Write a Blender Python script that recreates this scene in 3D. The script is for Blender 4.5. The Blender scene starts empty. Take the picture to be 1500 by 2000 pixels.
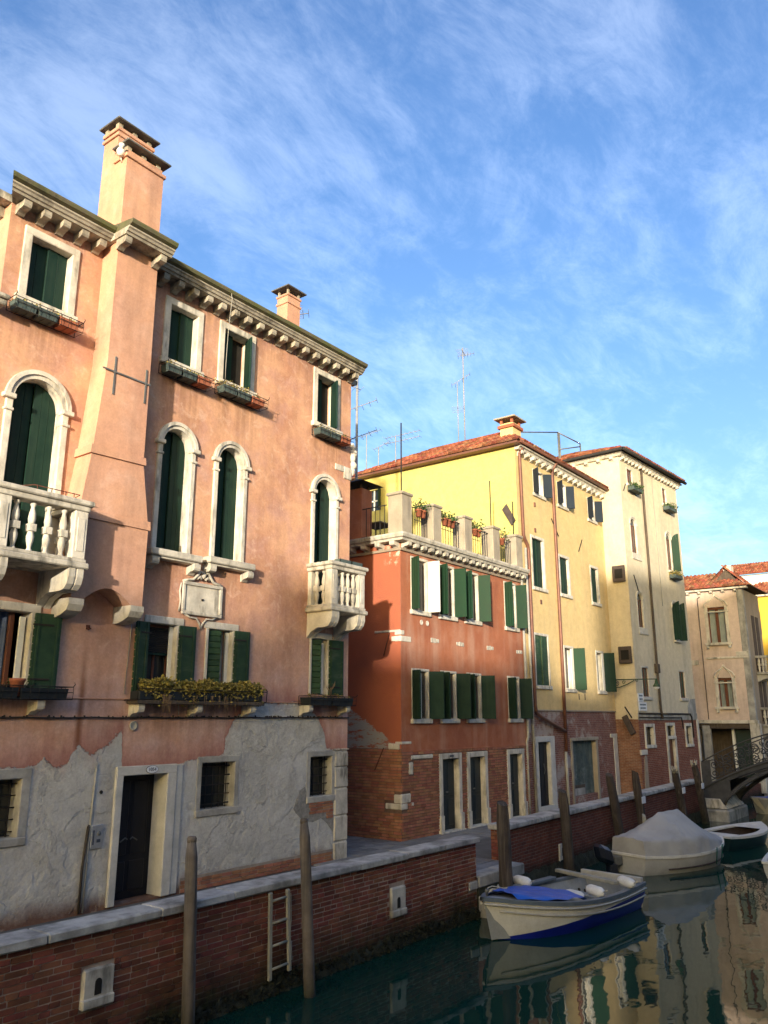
import bpy, bmesh, math, random
from mathutils import Vector, Matrix

scene = bpy.context.scene
col = scene.collection
RAD = math.radians
rnd = random.Random(11)

# ------------------------------------------------------------------ camera
cam_d = bpy.data.cameras.new('camera'); cam = bpy.data.objects.new('camera', cam_d); col.objects.link(cam)
cam_d.sensor_fit = 'VERTICAL'; cam_d.sensor_height = 36.0; cam_d.lens = 1567 / 2000 * 36
cam_d.clip_start = 0.1; cam_d.clip_end = 5000
cam.location = (0, 0, 3.1); cam.rotation_euler = (RAD(90 + 14.35), 0, RAD(37.1 - 90))
scene.camera = cam
scene.view_settings.view_transform = 'Standard'; scene.view_settings.look = 'None'
scene.view_settings.exposure = 1.88; scene.view_settings.gamma = 1.0
scene.cycles.use_denoising = True
scene.cycles.max_bounces = 6

# ------------------------------------------------------------------ sun and sky
SUN_EL = 6.5
sun_to = Vector((2.0, 1.0, 0)).normalized()                      # the way the light travels over the ground
sun_dir = Vector((sun_to.x * math.cos(RAD(SUN_EL)), sun_to.y * math.cos(RAD(SUN_EL)), -math.sin(RAD(SUN_EL))))
sd = bpy.data.lights.new('sun', 'SUN'); sd.energy = 2.25; sd.angle = RAD(1.25); sd.color = (1.0, 0.89, 0.72)
sun = bpy.data.objects.new('sun', sd); col.objects.link(sun)
sun.rotation_euler = sun_dir.to_track_quat('-Z', 'Y').to_euler()
sun.location = (-20, -20, 30)

world = bpy.data.worlds.new('World'); scene.world = world; world.use_nodes = True
wn = world.node_tree; wn.nodes.clear()
def wnode(t, **at):
    n = wn.nodes.new('ShaderNode' + t)
    for k, v in at.items(): setattr(n, k, v)
    return n
sky = wnode('TexSky', sky_type='NISHITA', sun_disc=False, sun_elevation=RAD(SUN_EL),
            sun_rotation=math.atan2(-sun_to.x, -sun_to.y), air_density=1.0, dust_density=4.2, ozone_density=2.0)
tc = wnode('TexCoord'); sep = wnode('SeparateXYZ'); wn.links.new(tc.outputs['Generated'], sep.inputs[0])
def wmath(op, a, b=None, c=None):
    n = wnode('Math', operation=op)
    for i, v in enumerate((a, b, c)):
        if v is None: continue
        if isinstance(v, (int, float)): n.inputs[i].default_value = v
        else: wn.links.new(v, n.inputs[i])
    return n.outputs[0]
zz = wmath('ADD', wmath('MAXIMUM', sep.outputs[2], 0.0), 0.16)   # cloud sheet seen in perspective
cu = wmath('DIVIDE', sep.outputs[0], zz); cv = wmath('DIVIDE', sep.outputs[1], zz)
cmb = wnode('CombineXYZ'); wn.links.new(cu, cmb.inputs[0]); wn.links.new(cv, cmb.inputs[1])
def wnoise(scale, detail, rough, dist, rot, sc):
    mp = wnode('Mapping'); mp.inputs['Rotation'].default_value = (0, 0, RAD(rot)); mp.inputs['Scale'].default_value = sc
    wn.links.new(cmb.outputs[0], mp.inputs[0])
    n = wnode('TexNoise'); n.inputs['Scale'].default_value = scale; n.inputs['Detail'].default_value = detail
    n.inputs['Roughness'].default_value = rough; n.inputs['Distortion'].default_value = dist
    wn.links.new(mp.outputs[0], n.inputs['Vector']); return n.outputs['Fac']
n1 = wnoise(2.1, 12, 0.70, 0.5, -72, (1.0, 1.7, 1)); n2 = wnoise(1.0, 4, 0.55, 0.4, -80, (1, 1.5, 1)); n3 = wnoise(7.0, 10, 0.70, 0.6, -65, (1, 1.9, 1))
cm = wmath('ADD', wmath('MULTIPLY', n1, 0.60), wmath('MULTIPLY', n2, 0.45)); cm = wmath('ADD', cm, wmath('MULTIPLY', n3, 0.30))
rp = wnode('ValToRGB'); wn.links.new(cm, rp.inputs[0]); rp.color_ramp.interpolation = 'EASE'
rp.color_ramp.elements[0].position = 0.60; rp.color_ramp.elements[0].color = (0, 0, 0, 1)
rp.color_ramp.elements[1].position = 0.86; rp.color_ramp.elements[1].color = (1, 1, 1, 1)
hs = wnode('HueSaturation'); hs.inputs['Saturation'].default_value = 1.20; hs.inputs['Value'].default_value = 0.95; hs.inputs['Hue'].default_value = 0.515
wn.links.new(sky.outputs[0], hs.inputs['Color'])
mx = wnode('MixRGB', blend_type='ADD'); wn.links.new(wmath('MULTIPLY', rp.outputs[0], 0.85), mx.inputs[0]); wn.links.new(hs.outputs[0], mx.inputs[1]); mx.inputs[2].default_value = (0.62, 0.64, 0.64, 1)
bgn = wnode('Background'); bgn.inputs[1].default_value = 0.15; wn.links.new(mx.outputs[0], bgn.inputs[0])
wo = wnode('OutputWorld'); wn.links.new(bgn.outputs[0], wo.inputs[0])

# ------------------------------------------------------------------ materials
MATS = {}
class NT:
    def __init__(s, name):
        s.m = bpy.data.materials.new(name); s.m.use_nodes = True; s.t = s.m.node_tree; s.t.nodes.clear()
        s.out = s.t.nodes.new('ShaderNodeOutputMaterial'); s.b = s.t.nodes.new('ShaderNodeBsdfPrincipled')
        s.t.links.new(s.b.outputs[0], s.out.inputs[0]); MATS[name] = s.m
        s.pos = s.n('NewGeometry').outputs['Position']
    def n(s, t, **at):
        x = s.t.nodes.new('ShaderNode' + t)
        for k, v in at.items(): setattr(x, k, v)
        return x
    def set(s, sock, v):
        if v is None: return
        if hasattr(v, 'is_output'): s.t.links.new(v, sock)
        elif isinstance(v, tuple) and len(v) == 3 and sock.type == 'RGBA': sock.default_value = (*v, 1)
        else: sock.default_value = v
    def math(s, op, a, b=None, c=None, clamp=False):
        x = s.n('Math', operation=op, use_clamp=clamp)
        for i, v in enumerate((a, b, c)): s.set(x.inputs[i], v)
        return x.outputs[0]
    def mix(s, f, a, b, mode='MIX'):
        x = s.n('MixRGB', blend_type=mode); s.set(x.inputs[0], f); s.set(x.inputs[1], a); s.set(x.inputs[2], b); return x.outputs[0]
    def noise(s, scale, detail=4, rough=.55, sc=None, dist=0.0, vec=None):
        v = vec or s.pos
        if sc:
            mp = s.n('Mapping'); mp.inputs['Scale'].default_value = sc; s.t.links.new(v, mp.inputs[0]); v = mp.outputs[0]
        x = s.n('TexNoise'); s.set(x.inputs['Scale'], scale); s.set(x.inputs['Detail'], detail); s.set(x.inputs['Roughness'], rough); s.set(x.inputs['Distortion'], dist)
        s.t.links.new(v, x.inputs['Vector']); return x.outputs['Fac']
    def ramp(s, f, lo, hi, a=(0, 0, 0), b=(1, 1, 1)):
        x = s.n('ValToRGB'); s.set(x.inputs[0], f); e = x.color_ramp.elements
        e[0].position = lo; e[1].position = hi; e[0].color = (*a, 1); e[1].color = (*b, 1); return x.outputs[0]
    def bump(s, h, strength, dist=.02, normal=None):
        x = s.n('Bump'); x.inputs['Strength'].default_value = strength; x.inputs['Distance'].default_value = dist
        s.t.links.new(h, x.inputs['Height'])
        if normal is not None: s.t.links.new(normal, x.inputs['Normal'])
        return x.outputs[0]
    def xyz(s):
        x = s.n('SeparateXYZ'); s.t.links.new(s.pos, x.inputs[0]); return x.outputs
    def done(s, color, rough=.85, normal=None, spec=.3, metal=0.0):
        s.set(s.b.inputs['Base Color'], color); s.set(s.b.inputs['Roughness'], rough); s.set(s.b.inputs['Metallic'], metal)
        s.set(s.b.inputs['Specular IOR Level'], spec)
        if normal is not None: s.t.links.new(normal, s.b.inputs['Normal'])
        return s.m

def surf(name, c1, c2, scale=1.5, rough=.85, bump=.25, bscale=35, dist=.012, streak=None, sa=.5, ssc=(5, 5, .45), grain=.25, rand=0.0, island=0.0, spec=.3, metal=0.0, lo=.35, hi=.68, tide=None):
    s = NT(name)
    c = s.mix(s.ramp(s.noise(scale, 6, .6), lo, hi), c1, c2)
    g = s.noise(bscale, 4, .65)
    c = s.mix(grain, c, s.ramp(g, .25, .75, (.45, .45, .45), (1, 1, 1)), 'MULTIPLY')
    if streak:
        f = s.ramp(s.math('MULTIPLY', s.noise(1.0, 5, .6, sc=ssc), s.math('ADD', s.noise(.9, 3), .5)), .5, .72)
        c = s.mix(s.math('MULTIPLY', f, sa), c, streak)
    if rand or island:
        r = s.n('ObjectInfo').outputs['Random'] if rand else s.n('NewGeometry').outputs['Random Per Island']
        h = s.n('HueSaturation'); s.t.links.new(c, h.inputs['Color'])
        k = rand or island
        s.t.links.new(s.math('ADD', s.math('MULTIPLY', r, k * 2), 1 - k), h.inputs['Value'])
        s.t.links.new(s.math('ADD', s.math('MULTIPLY', s.math('FRACT', s.math('MULTIPLY', r, 37.0)), .03), .485), h.inputs['Hue'])
        c = h.outputs[0]
    if tide:                                                      # weed and wet stain left by the tide
        zt = s.math('ADD', s.xyz()[2], s.math('MULTIPLY', s.math('SUBTRACT', s.noise(2.2, 8, .72, sc=(1, 1, .6)), .5), .9))
        c = s.mix(s.ramp(s.math('ADD', s.math('MULTIPLY', zt, .25), .5), (tide[0] + 2) / 4, (tide[1] + 2) / 4), s.mix(s.ramp(s.noise(7, 6, .7), .42, .62), (.013, .013, .009), (.034, .038, .016)), c)
    nrm = s.bump(g, bump, dist)
    return s.done(c, rough, nrm, spec, metal)

def plaster(name, c1, c2, c3, streak, sa=.5, bump=.3, top=None):
    """painted render: broad mottling, blotches, run-off streaks, fine trowel relief"""
    s = NT(name)
    c = s.mix(s.ramp(s.noise(.55, 6, .62), .38, .66), c1, c2)
    c = s.mix(s.math('MULTIPLY', s.ramp(s.noise(1.7, 7, .65, dist=.4), .5, .72), .55), c, c3)
    f = s.ramp(s.math('MULTIPLY', s.noise(1.0, 5, .55, sc=(2.6, 2.6, .30)), s.math('ADD', s.noise(.7, 3), .5)), .46, .72)
    c = s.mix(s.math('MULTIPLY', f, sa), c, streak)
    g = s.noise(28, 6, .7); g2 = s.noise(4.5, 7, .68)
    c = s.mix(.34, c, s.ramp(g, .25, .75, (.40, .38, .36), (1.08, 1.08, 1.08)), 'MULTIPLY')
    c = s.mix(.34, c, s.ramp(g2, .3, .7, (.55, .50, .48), (1.05, 1.05, 1.05)), 'MULTIPLY')
    nrm = s.bump(g, bump, .008, s.bump(g2, bump * .8, .03))
    return s.done(c, .92, nrm, .15)

def brick_tex(name, b1, b2, mortar, axis='x', bw=.26, rh=.072, patch=None, damp=None):
    s = NT(name); X = s.xyz()
    cb = s.n('CombineXYZ'); s.t.links.new(s.math('ADD', X[0], X[1]), cb.inputs[0])
    wob = s.math('MULTIPLY', s.math('SUBTRACT', s.noise(1.2, 2), .5), .05)
    s.t.links.new(s.math('ADD', X[2], wob), cb.inputs[1])
    bt = s.n('TexBrick'); bt.offset = .5
    s.t.links.new(cb.outputs[0], bt.inputs['Vector']); s.set(bt.inputs['Color1'], b1); s.set(bt.inputs['Color2'], b2); s.set(bt.inputs['Mortar'], mortar)
    s.set(bt.inputs['Scale'], 1.0); s.set(bt.inputs['Mortar Size'], .008); s.set(bt.inputs['Brick Width'], bw); s.set(bt.inputs['Row Height'], rh); s.set(bt.inputs['Mortar Smooth'], .3)
    c = s.mix(s.math('MULTIPLY', s.ramp(s.noise(2.6, 6, .7), .42, .68), .65), bt.outputs['Color'], s.mix(.5, b2, (.5, .42, .35), 'MULTIPLY'))
    c = s.mix(.5, c, s.ramp(s.noise(9, 5, .7), .2, .8, (.35, .35, .35), (1.15, 1.15, 1.15)), 'MULTIPLY')
    if patch: c = s.mix(s.ramp(s.noise(.8, 6, .65), .53, .6), c, patch)
    if damp:
        # ramp works on 0..1, so squeeze heights -2..2
        f2 = s.ramp(s.math('ADD', s.math('MULTIPLY', s.math('ADD', X[2], s.math('MULTIPLY', s.math('SUBTRACT', s.noise(2.0, 6, .7), .5), .5)), .25), .5), damp[0] * .25 + .5, damp[1] * .25 + .5)
        c = s.mix(f2, damp[2], c)
    h = s.math('ADD', s.math('MULTIPLY', s.math('SUBTRACT', 1.0, bt.outputs['Fac']), 1.0), s.math('MULTIPLY', s.noise(30, 4, .7), .5))
    return s.done(c, .92, s.bump(h, .6, .012), .15)

surf('stone', (.68, .63, .54), (.48, .44, .37), 3.2, .85, .4, 25, streak=(.15, .14, .115), sa=.75, ssc=(6, 6, 1.6))
surf('stone_drain', (.60, .56, .48), (.34, .31, .27), 3.0, .9, .45, 22, streak=(.09, .085, .07), sa=.8, ssc=(6, 6, 1.5), tide=(-.50, -.1))
surf('stone_weathered', (.62, .57, .48), (.36, .33, .28), 3.0, .9, .45, 22, streak=(.09, .085, .07), sa=.8, ssc=(6, 6, 1.5))
surf('stone_cornice', (.46, .41, .33), (.26, .23, .185), 3.5, .9, .45, 22, streak=(.08, .07, .055), sa=.8, ssc=(5, 5, 1.8))
surf('stone_grey', (.44, .42, .38), (.25, .24, .22), 2.5, .9, .5, 18, streak=(.08, .08, .07), sa=.6, ssc=(3, 3, 1))
surf('stone_coping', (.50, .48, .45), (.24, .235, .22), 3.5, .9, .5, 20, streak=(.07, .07, .065), sa=.6, ssc=(3, 3, 2), rand=.12)
surf('stone_slab', (.60, .58, .54), (.44, .43, .40), 3, .8, .3, 30)
surf('green_paint', (.007, .026, .020), (.012, .036, .025), 3, .65, .12, 40, streak=(.035, .055, .04), sa=.3, ssc=(14, 14, .6), spec=.18, rand=.15)
surf('green_worn', (.028, .066, .032), (.015, .044, .024), 4, .7, .25, 30, streak=(.12, .14, .09), sa=.35, ssc=(3, 3, 9), rand=.25)
surf('green_bright', (.010, .044, .021), (.013, .038, .019), 2, .6, .1, 40, spec=.2, rand=.15)
surf('navy_paint', (.014, .022, .036), (.02, .028, .04), 3, .7, .1, 40, spec=.15, rand=.15)
surf('door_paint', (.010, .018, .024), (.016, .026, .032), 4, .45, .15, 20, spec=.4)
surf('door_black', (.006, .007, .012), (.010, .011, .016), 4, .5, .15, 20, spec=.35)
surf('door_teal', (.050, .078, .078), (.10, .12, .11), 4, .75, .3, 20, streak=(.28, .30, .28), sa=.35, ssc=(3, 3, 6), rand=.2)
surf('white_paint', (.80, .78, .70), (.72, .70, .62), 2, .6, .1, 30)
surf('iron', (.020, .021, .023), (.036, .030, .027), 8, .75, .2, 40, spec=.2)
surf('bridge_iron', (.050, .052, .058), (.080, .080, .084), 4, .75, .25, 30, spec=.2)
surf('rust_iron', (.13, .04, .025), (.07, .03, .02), 8, .75, .3, 40)
surf('zinc', (.20, .20, .19), (.12, .12, .11), 3, .55, .15, 30, spec=.4, metal=.4)
surf('moss_lead', (.13, .11, .075), (.10, .115, .035), 3.5, .85, .4, 25, streak=(.05, .045, .035), sa=.6)
surf('copper_pipe', (.20, .085, .055), (.13, .06, .045), 3, .5, .1, 30, spec=.4, metal=.2)
surf('grey_pipe', (.42, .40, .36), (.30, .29, .26), 3, .6, .1, 30)
surf('aluminium', (.55, .57, .60), (.42, .44, .47), 6, .35, .05, 40, spec=.5, metal=.6)
surf('antenna_grey', (.30, .31, .33), (.22, .23, .25), 6, .6, .05, 40)
surf('brick_piece', (.25, .085, .052), (.15, .060, .043), 5, .92, .5, 60, dist=.006, grain=.45, rand=.30, spec=.12, tide=(-.62, -.02))
surf('brick_rest', (.25, .085, .052), (.15, .060, .043), 5, .92, .5, 60, dist=.006, grain=.45, island=.30, spec=.12, tide=(-.62, -.02))
surf('brick_orange', (.39, .175, .108), (.29, .130, .085), 6, .92, .5, 60, dist=.006, grain=.4, rand=.20, spec=.12)
surf('brick_orange_rest', (.39, .175, .108), (.29, .130, .085), 6, .92, .5, 60, dist=.006, grain=.4, island=.20, spec=.12)
surf('mortar', (.34, .29, .24), (.24, .20, .17), 6, .95, .4, 40)
surf('mortar_quay', (.44, .34, .27), (.24, .18, .145), 4, .95, .4, 40, tide=(-.62, -.02))
surf('mortar_dark', (.13, .085, .065), (.20, .13, .10), 5, .95, .4, 40)
surf('roof_tile', (.27, .085, .045), (.16, .055, .036), 5, .9, .3, 40, island=.42, streak=(.22, .18, .10), sa=.55, ssc=(2, 2, 2), spec=.15)
surf('roof_under', (.10, .06, .04), (.07, .045, .035), 3, .9, .2, 20)
surf('timber', (.10, .075, .055), (.06, .045, .035), 3, .85, .4, 20, streak=(.16, .13, .10), sa=.5, ssc=(14, 14, .8))
surf('pile_dark', (.062, .048, .040), (.034, .028, .025), 3, .9, .5, 22, streak=(.13, .11, .09), sa=.6, ssc=(16, 16, .7), tide=(-.9, -.2))
surf('pile_grey', (.17, .14, .115), (.10, .082, .07), 4, .8, .6, 22, streak=(.05, .042, .035), sa=.85, ssc=(18, 18, .5), spec=.3, tide=(-.95, -.30))
surf('ladder_wood', (.36, .34, .28), (.27, .26, .21), 5, .8, .2, 30, streak=(.13, .12, .10), sa=.4)
surf('leaf_olive', (.30, .235, .06), (.17, .15, .04), 14, .8, .1, 40, island=.45)
surf('leaf_green', (.055, .10, .025), (.035, .07, .02), 14, .7, .1, 40, island=.4)
surf('twig', (.26, .17, .10), (.16, .11, .07), 10, .9, .1, 40)
surf('terracotta', (.36, .12, .065), (.28, .09, .05), 6, .85, .15, 30)
surf('trough', (.075, .10, .095), (.045, .065, .065), 5, .7, .15, 30)
surf('trough_black', (.014, .018, .022), (.022, .026, .03), 5, .6, .15, 30)
surf('curtain_blue', (.16, .20, .30), (.10, .13, .21), 2, .9, .1, 60, streak=(.05, .07, .12), sa=.8, ssc=(22, 22, .2))
surf('curtain_pale', (.40, .44, .42), (.30, .34, .33), 2, .9, .1, 60, streak=(.16, .19, .19), sa=.7, ssc=(20, 20, .2))
surf('wood_brown', (.16, .055, .028), (.11, .04, .022), 6, .6, .1, 30)
surf('paving', (.16, .155, .155), (.24, .235, .225), 4, .8, .3, 30, rand=.2, spec=.3)
surf('paving_base', (.10, .095, .09), (.14, .135, .13), 3, .9, .3, 20)
surf('concrete_warm', (.40, .34, .26), (.30, .26, .20), 2.5, .9, .35, 25, streak=(.13, .11, .09), sa=.5)
surf('board_brown', (.055, .042, .038), (.085, .065, .058), 5, .8, .2, 30)
surf('hull_white', (.68, .66, .60), (.58, .56, .51), 2.5, .45, .05, 30, streak=(.30, .27, .21), sa=.3, ssc=(3, 3, 3), spec=.4)
surf('hull_cream', (.46, .44, .39), (.38, .36, .32), 2.5, .5, .05, 30, streak=(.20, .18, .14), sa=.35, ssc=(3, 3, 3), spec=.4)
surf('hull_blue', (.006, .014, .20), (.008, .018, .26), 2, .4, .05, 30, spec=.45)
surf('hull_green', (.006, .026, .026), (.010, .036, .033), 2, .45, .05, 30, spec=.45)
surf('rail_grey', (.13, .16, .19), (.10, .125, .15), 4, .5, .1, 30)
surf('deck_grey', (.34, .35, .35), (.26, .27, .27), 4, .7, .1, 30)
surf('tarp_blue', (.008, .085, .44), (.012, .10, .52), 3, .5, .3, 8, spec=.4)
surf('tarp_grey', (.42, .41, .395), (.33, .325, .315), 2.5, .85, .15, 5, dist=.02, streak=(.22, .21, .19), sa=.5, ssc=(2, 2, 2))
surf('engine', (.008, .012, .025), (.012, .017, .032), 4, .35, .05, 30, spec=.5)
surf('fender', (.78, .77, .73), (.66, .65, .61), 5, .5, .05, 30)
surf('rope', (.50, .47, .38), (.36, .33, .27), 20, .9, .3, 60)
surf('rope_green', (.01, .12, .085), (.01, .09, .07), 20, .9, .3, 60)
surf('cable', (.035, .028, .025), (.05, .04, .035), 10, .7, .1, 30)
surf('sign_white', (.74, .76, .80), (.66, .68, .72), 6, .6, .05, 30)
surf('ink', (.05, .06, .09), (.07, .08, .10), 6, .7, .05, 30)
surf('ochre_plaster', (.62, .40, .06), (.56, .36, .05), 2, .9, .2, 30)
surf('algae', (.016, .019, .009), (.040, .040, .020), 6, .8, .8, 12, dist=.05, streak=(.075, .07, .045), sa=.4, ssc=(4, 4, 4), spec=.4)
surf('weed', (.016, .018, .009), (.030, .030, .015), 9, .75, .2, 40, island=.5, spec=.3)
surf('rubble', (.34, .32, .29), (.20, .19, .17), 14, .95, .8, 18, dist=.04)
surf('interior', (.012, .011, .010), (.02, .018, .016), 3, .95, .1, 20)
plaster('plaster_breast', (.65, .365, .235), (.54, .30, .215), (.70, .46, .36), (.38, .22, .155), .65)
plaster('plaster_red', (.44, .165, .088), (.36, .128, .074), (.51, .245, .155), (.53, .31, .22), .65)
plaster('plaster_yellow', (.73, .545, .26), (.68, .51, .255), (.75, .58, .31), (.54, .41, .23), .4)
plaster('plaster_lemon', (.66, .57, .18), (.63, .54, .175), (.67, .58, .21), (.58, .48, .18), .2, .15)
plaster('plaster_cream', (.70, .61, .44), (.64, .56, .41), (.72, .64, .48), (.42, .37, .29), .45)
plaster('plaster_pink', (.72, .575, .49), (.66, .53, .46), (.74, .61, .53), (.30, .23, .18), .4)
plaster('plaster_white', (.80, .77, .70), (.76, .72, .65), (.80, .76, .69), (.60, .56, .50), .3)
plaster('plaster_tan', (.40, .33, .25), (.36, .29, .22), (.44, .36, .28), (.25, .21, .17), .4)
brick_tex('brick_quay_far', (.20, .062, .040), (.125, .045, .034), (.20, .14, .105), damp=(-.55, -.15, (.016, .016, .010)))
brick_tex('brick_base_far', (.31, .135, .105), (.22, .095, .08), (.36, .29, .25), bw=.25, rh=.07, patch=(.36, .30, .27))
brick_tex('brick_base_cream', (.30, .10, .062), (.22, .075, .052), (.34, .25, .19), bw=.25, rh=.07)
brick_tex('brick_old', (.32, .150, .090), (.22, .100, .068), (.34, .28, .22), bw=.22, rh=.06)

# glass: dark panes that mirror the sky
s = NT('glass'); s.done((.02, .024, .026), .06, None, .6)
# the lower front wall of the salmon house: paint lost below an uneven edge, bare grey render under it
s = NT('plaster_salmon'); X = s.xyz()
EDGE = [(6.0, 2.32), (6.8, 2.32), (7.4, 2.32), (7.5, 2.46), (7.75, 2.29), (7.93, 2.36), (8.12, 2.67), (8.21, 2.58), (8.42, 2.45), (8.97, 2.89), (9.0, 2.2), (10.15, 2.2), (10.71, 2.33), (11.36, 2.38),
        (11.40, 2.65), (11.59, 3.05), (11.81, 3.18), (12.04, 3.34), (12.68, 3.40), (13.50, 3.40), (13.84, 3.30), (14.16, 3.09), (14.42, 2.70), (14.46, 2.40), (15.3, 2.38)]
cr = s.n('ValToRGB'); e = cr.color_ramp.elements
for i, (ex, ez) in enumerate(EDGE):
    p = (ex - 6.0) / 9.4
    el = e[i] if i < 2 else e.new(p)
    el.position = p; el.color = (ez / 4,) * 3 + (1,)
s.t.links.new(s.math('DIVIDE', s.math('SUBTRACT', s.math('ADD', X[0], s.math('MULTIPLY', s.math('SUBTRACT', s.noise(5, 4), .5), .12)), 6.0), 9.4), cr.inputs[0])
zb = s.math('ADD', s.math('MULTIPLY', cr.outputs[0], 4.0), s.math('ADD', s.math('MULTIPLY', s.math('SUBTRACT', s.noise(5, 8, .78), .5), .36), s.math('MULTIPLY', s.math('SUBTRACT', s.noise(22, 5, .75), .5), .12)))
d = s.math('SUBTRACT', X[2], zb)
paint = s.ramp(s.math('ADD', s.math('MULTIPLY', d, 4.0), .5), .46, .54)
c = s.mix(s.ramp(s.noise(.8, 7, .66), .42, .60), (.66, .375, .235), (.52, .265, .170))
c = s.mix(s.math('MULTIPLY', s.ramp(s.noise(1.6, 7, .66, dist=.5), .46, .68), .75), c, (.56, .325, .270))
low = s.ramp(s.math('DIVIDE', X[2], 12.0), .28, .46)                # lower storey: fading plus its shade's cool tint, painted in as lighter pink
faded_shade_tint = s.mix(s.ramp(s.noise(1.1, 6, .65), .36, .64), (.72, .42, .30), (.66, .45, .40))
c = s.mix(low, faded_shade_tint, c)
run = s.ramp(s.math('MULTIPLY', s.noise(1.0, 5, .55, sc=(2.6, 2.6, .28)), s.math('ADD', s.noise(.8, 3), .5)), .45, .72)
c = s.mix(s.math('MULTIPLY', run, .60), c, (.36, .19, .125))
fine = s.noise(1.0, 6, .65, sc=(9, 9, .5))
for (wx0, wx1, ws, wl) in ((5.9, 7.3, 9.8, 1.1), (9.1, 10.4, 9.8, 1.3), (10.55, 11.95, 9.8, 1.5), (13.7, 15.0, 9.8, 1.2), (9.0, 10.45, 6.05, 1.0), (10.45, 11.9, 6.1, 1.2), (13.6, 15.0, 5.2, .9), (8.9, 12.2, 3.4, .9), (13.4, 15.1, 3.4, .9), (5.8, 7.5, 3.4, .8), (5.8, 15.3, 11.75, .8)):
    ax = s.math('SUBTRACT', 1.0, s.ramp(s.math('SUBTRACT', s.math('ABSOLUTE', s.math('SUBTRACT', X[0], (wx0 + wx1) / 2)), (wx1 - wx0) / 2 - .25), 0, .25))
    az = s.math('DIVIDE', s.math('SUBTRACT', ws, X[2]), wl)
    fall = s.math('MULTIPLY', s.math('GREATER_THAN', az, 0.0), s.math('SUBTRACT', 1.0, s.math('MINIMUM', s.math('MAXIMUM', az, 0.0), 1.0)))
    c = s.mix(s.math('MULTIPLY', s.math('MULTIPLY', s.math('MULTIPLY', ax, fall), s.ramp(fine, .38, .62)), .62), c, (.25, .135, .09))
blot = s.ramp(s.noise(3.4, 8, .72, dist=.8), .54, .70)
c = s.mix(s.math('MULTIPLY', blot, .62), c, (.76, .53, .41))
c = s.mix(s.math('MULTIPLY', s.ramp(s.noise(7.5, 6, .75), .56, .74), .25), c, (.40, .18, .11))
wet = s.ramp(s.math('ADD', s.math('MULTIPLY', d, 1.2), s.math('MULTIPLY', s.math('SUBTRACT', s.noise(2.4, 5, .7, sc=(2.2, 1, .5)), .5), .9)), .0, .55)
c = s.mix(s.math('MULTIPLY', s.math('SUBTRACT', 1.0, wet), .8), c, (.40, .170, .140))
# rust run below the iron bolt
rx = s.math('ABSOLUTE', s.math('SUBTRACT', X[0], s.math('ADD', 8.10, s.math('MULTIPLY', s.math('SUBTRACT', s.noise(1.5, 3), .5), .06))))
rz = s.math('MULTIPLY', s.ramp(s.math('DIVIDE', X[2], 8.0), .30, .34), s.math('SUBTRACT', 1.0, s.ramp(s.math('DIVIDE', X[2], 8.0), .44, .57)))
rust = s.math('MULTIPLY', s.math('SUBTRACT', 1.0, s.ramp(rx, .015, .09)), rz)
c = s.mix(s.math('MULTIPLY', rust, .75), c, (.20, .070, .025))
gp = s.mix(s.ramp(s.noise(1.2, 7, .65), .36, .66), (.64, .63, .595), (.50, .49, .455))
gp = s.mix(s.math('MULTIPLY', s.ramp(s.noise(2.6, 7, .68, dist=.6), .50, .72), .55), gp, (.70, .69, .65))
gp = s.mix(s.math('MULTIPLY', s.ramp(s.noise(1.0, 6, .6, sc=(3, 3, .8)), .54, .74), .5), gp, (.40, .35, .30))
base = s.ramp(s.math('ADD', s.math('MULTIPLY', s.math('ADD', X[2], s.math('MULTIPLY', s.math('SUBTRACT', s.noise(1.3, 6, .7), .5), .5)), .5), .2), .22, .36)
gp = s.mix(base, (.20, .115, .085), gp)
wash = s.ramp(s.math('ADD', s.math('MULTIPLY', d, .9), s.math('MULTIPLY', s.noise(2.2, 6, .7, sc=(2.4, 1, .6)), 1.1)), .35, .75)
gp = s.mix(s.math('MULTIPLY', wash, .45), gp, (.50, .32, .27))
c = s.mix(paint, gp, c)
plate = s.ramp(s.noise(1.0, 8, .60, dist=.5), .485, .515)
plate2 = s.ramp(s.noise(1.9, 7, .62, dist=.4), .58, .60)
g = s.noise(24, 6, .7); g2 = s.noise(2.6, 8, .66, dist=.12)
c = s.mix(.38, c, s.ramp(g, .25, .75, (.40, .38, .36), (1.08, 1.08, 1.08)), 'MULTIPLY')
c = s.mix(.36, c, s.ramp(s.noise(4.6, 8, .70), .3, .7, (.55, .50, .48), (1.06, 1.06, 1.06)), 'MULTIPLY')
rough_h = s.math('MULTIPLY', g2, s.math('SUBTRACT', 1.15, paint))
h = s.math('ADD', s.math('MULTIPLY', rough_h, 1.0), s.math('MULTIPLY', paint, .12))
h = s.math('ADD', h, s.math('MULTIPLY', s.math('MULTIPLY', s.math('ADD', plate, s.math('MULTIPLY', plate2, .6)), s.math('SUBTRACT', 1.0, paint)), .22))
c = s.mix(s.math('MULTIPLY', s.math('MULTIPLY', plate2, s.math('SUBTRACT', 1.0, paint)), .35), c, (.36, .34, .30))
s.done(c, .93, s.bump(g, .35, .008, s.bump(h, .75, .085)), .15)
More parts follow.
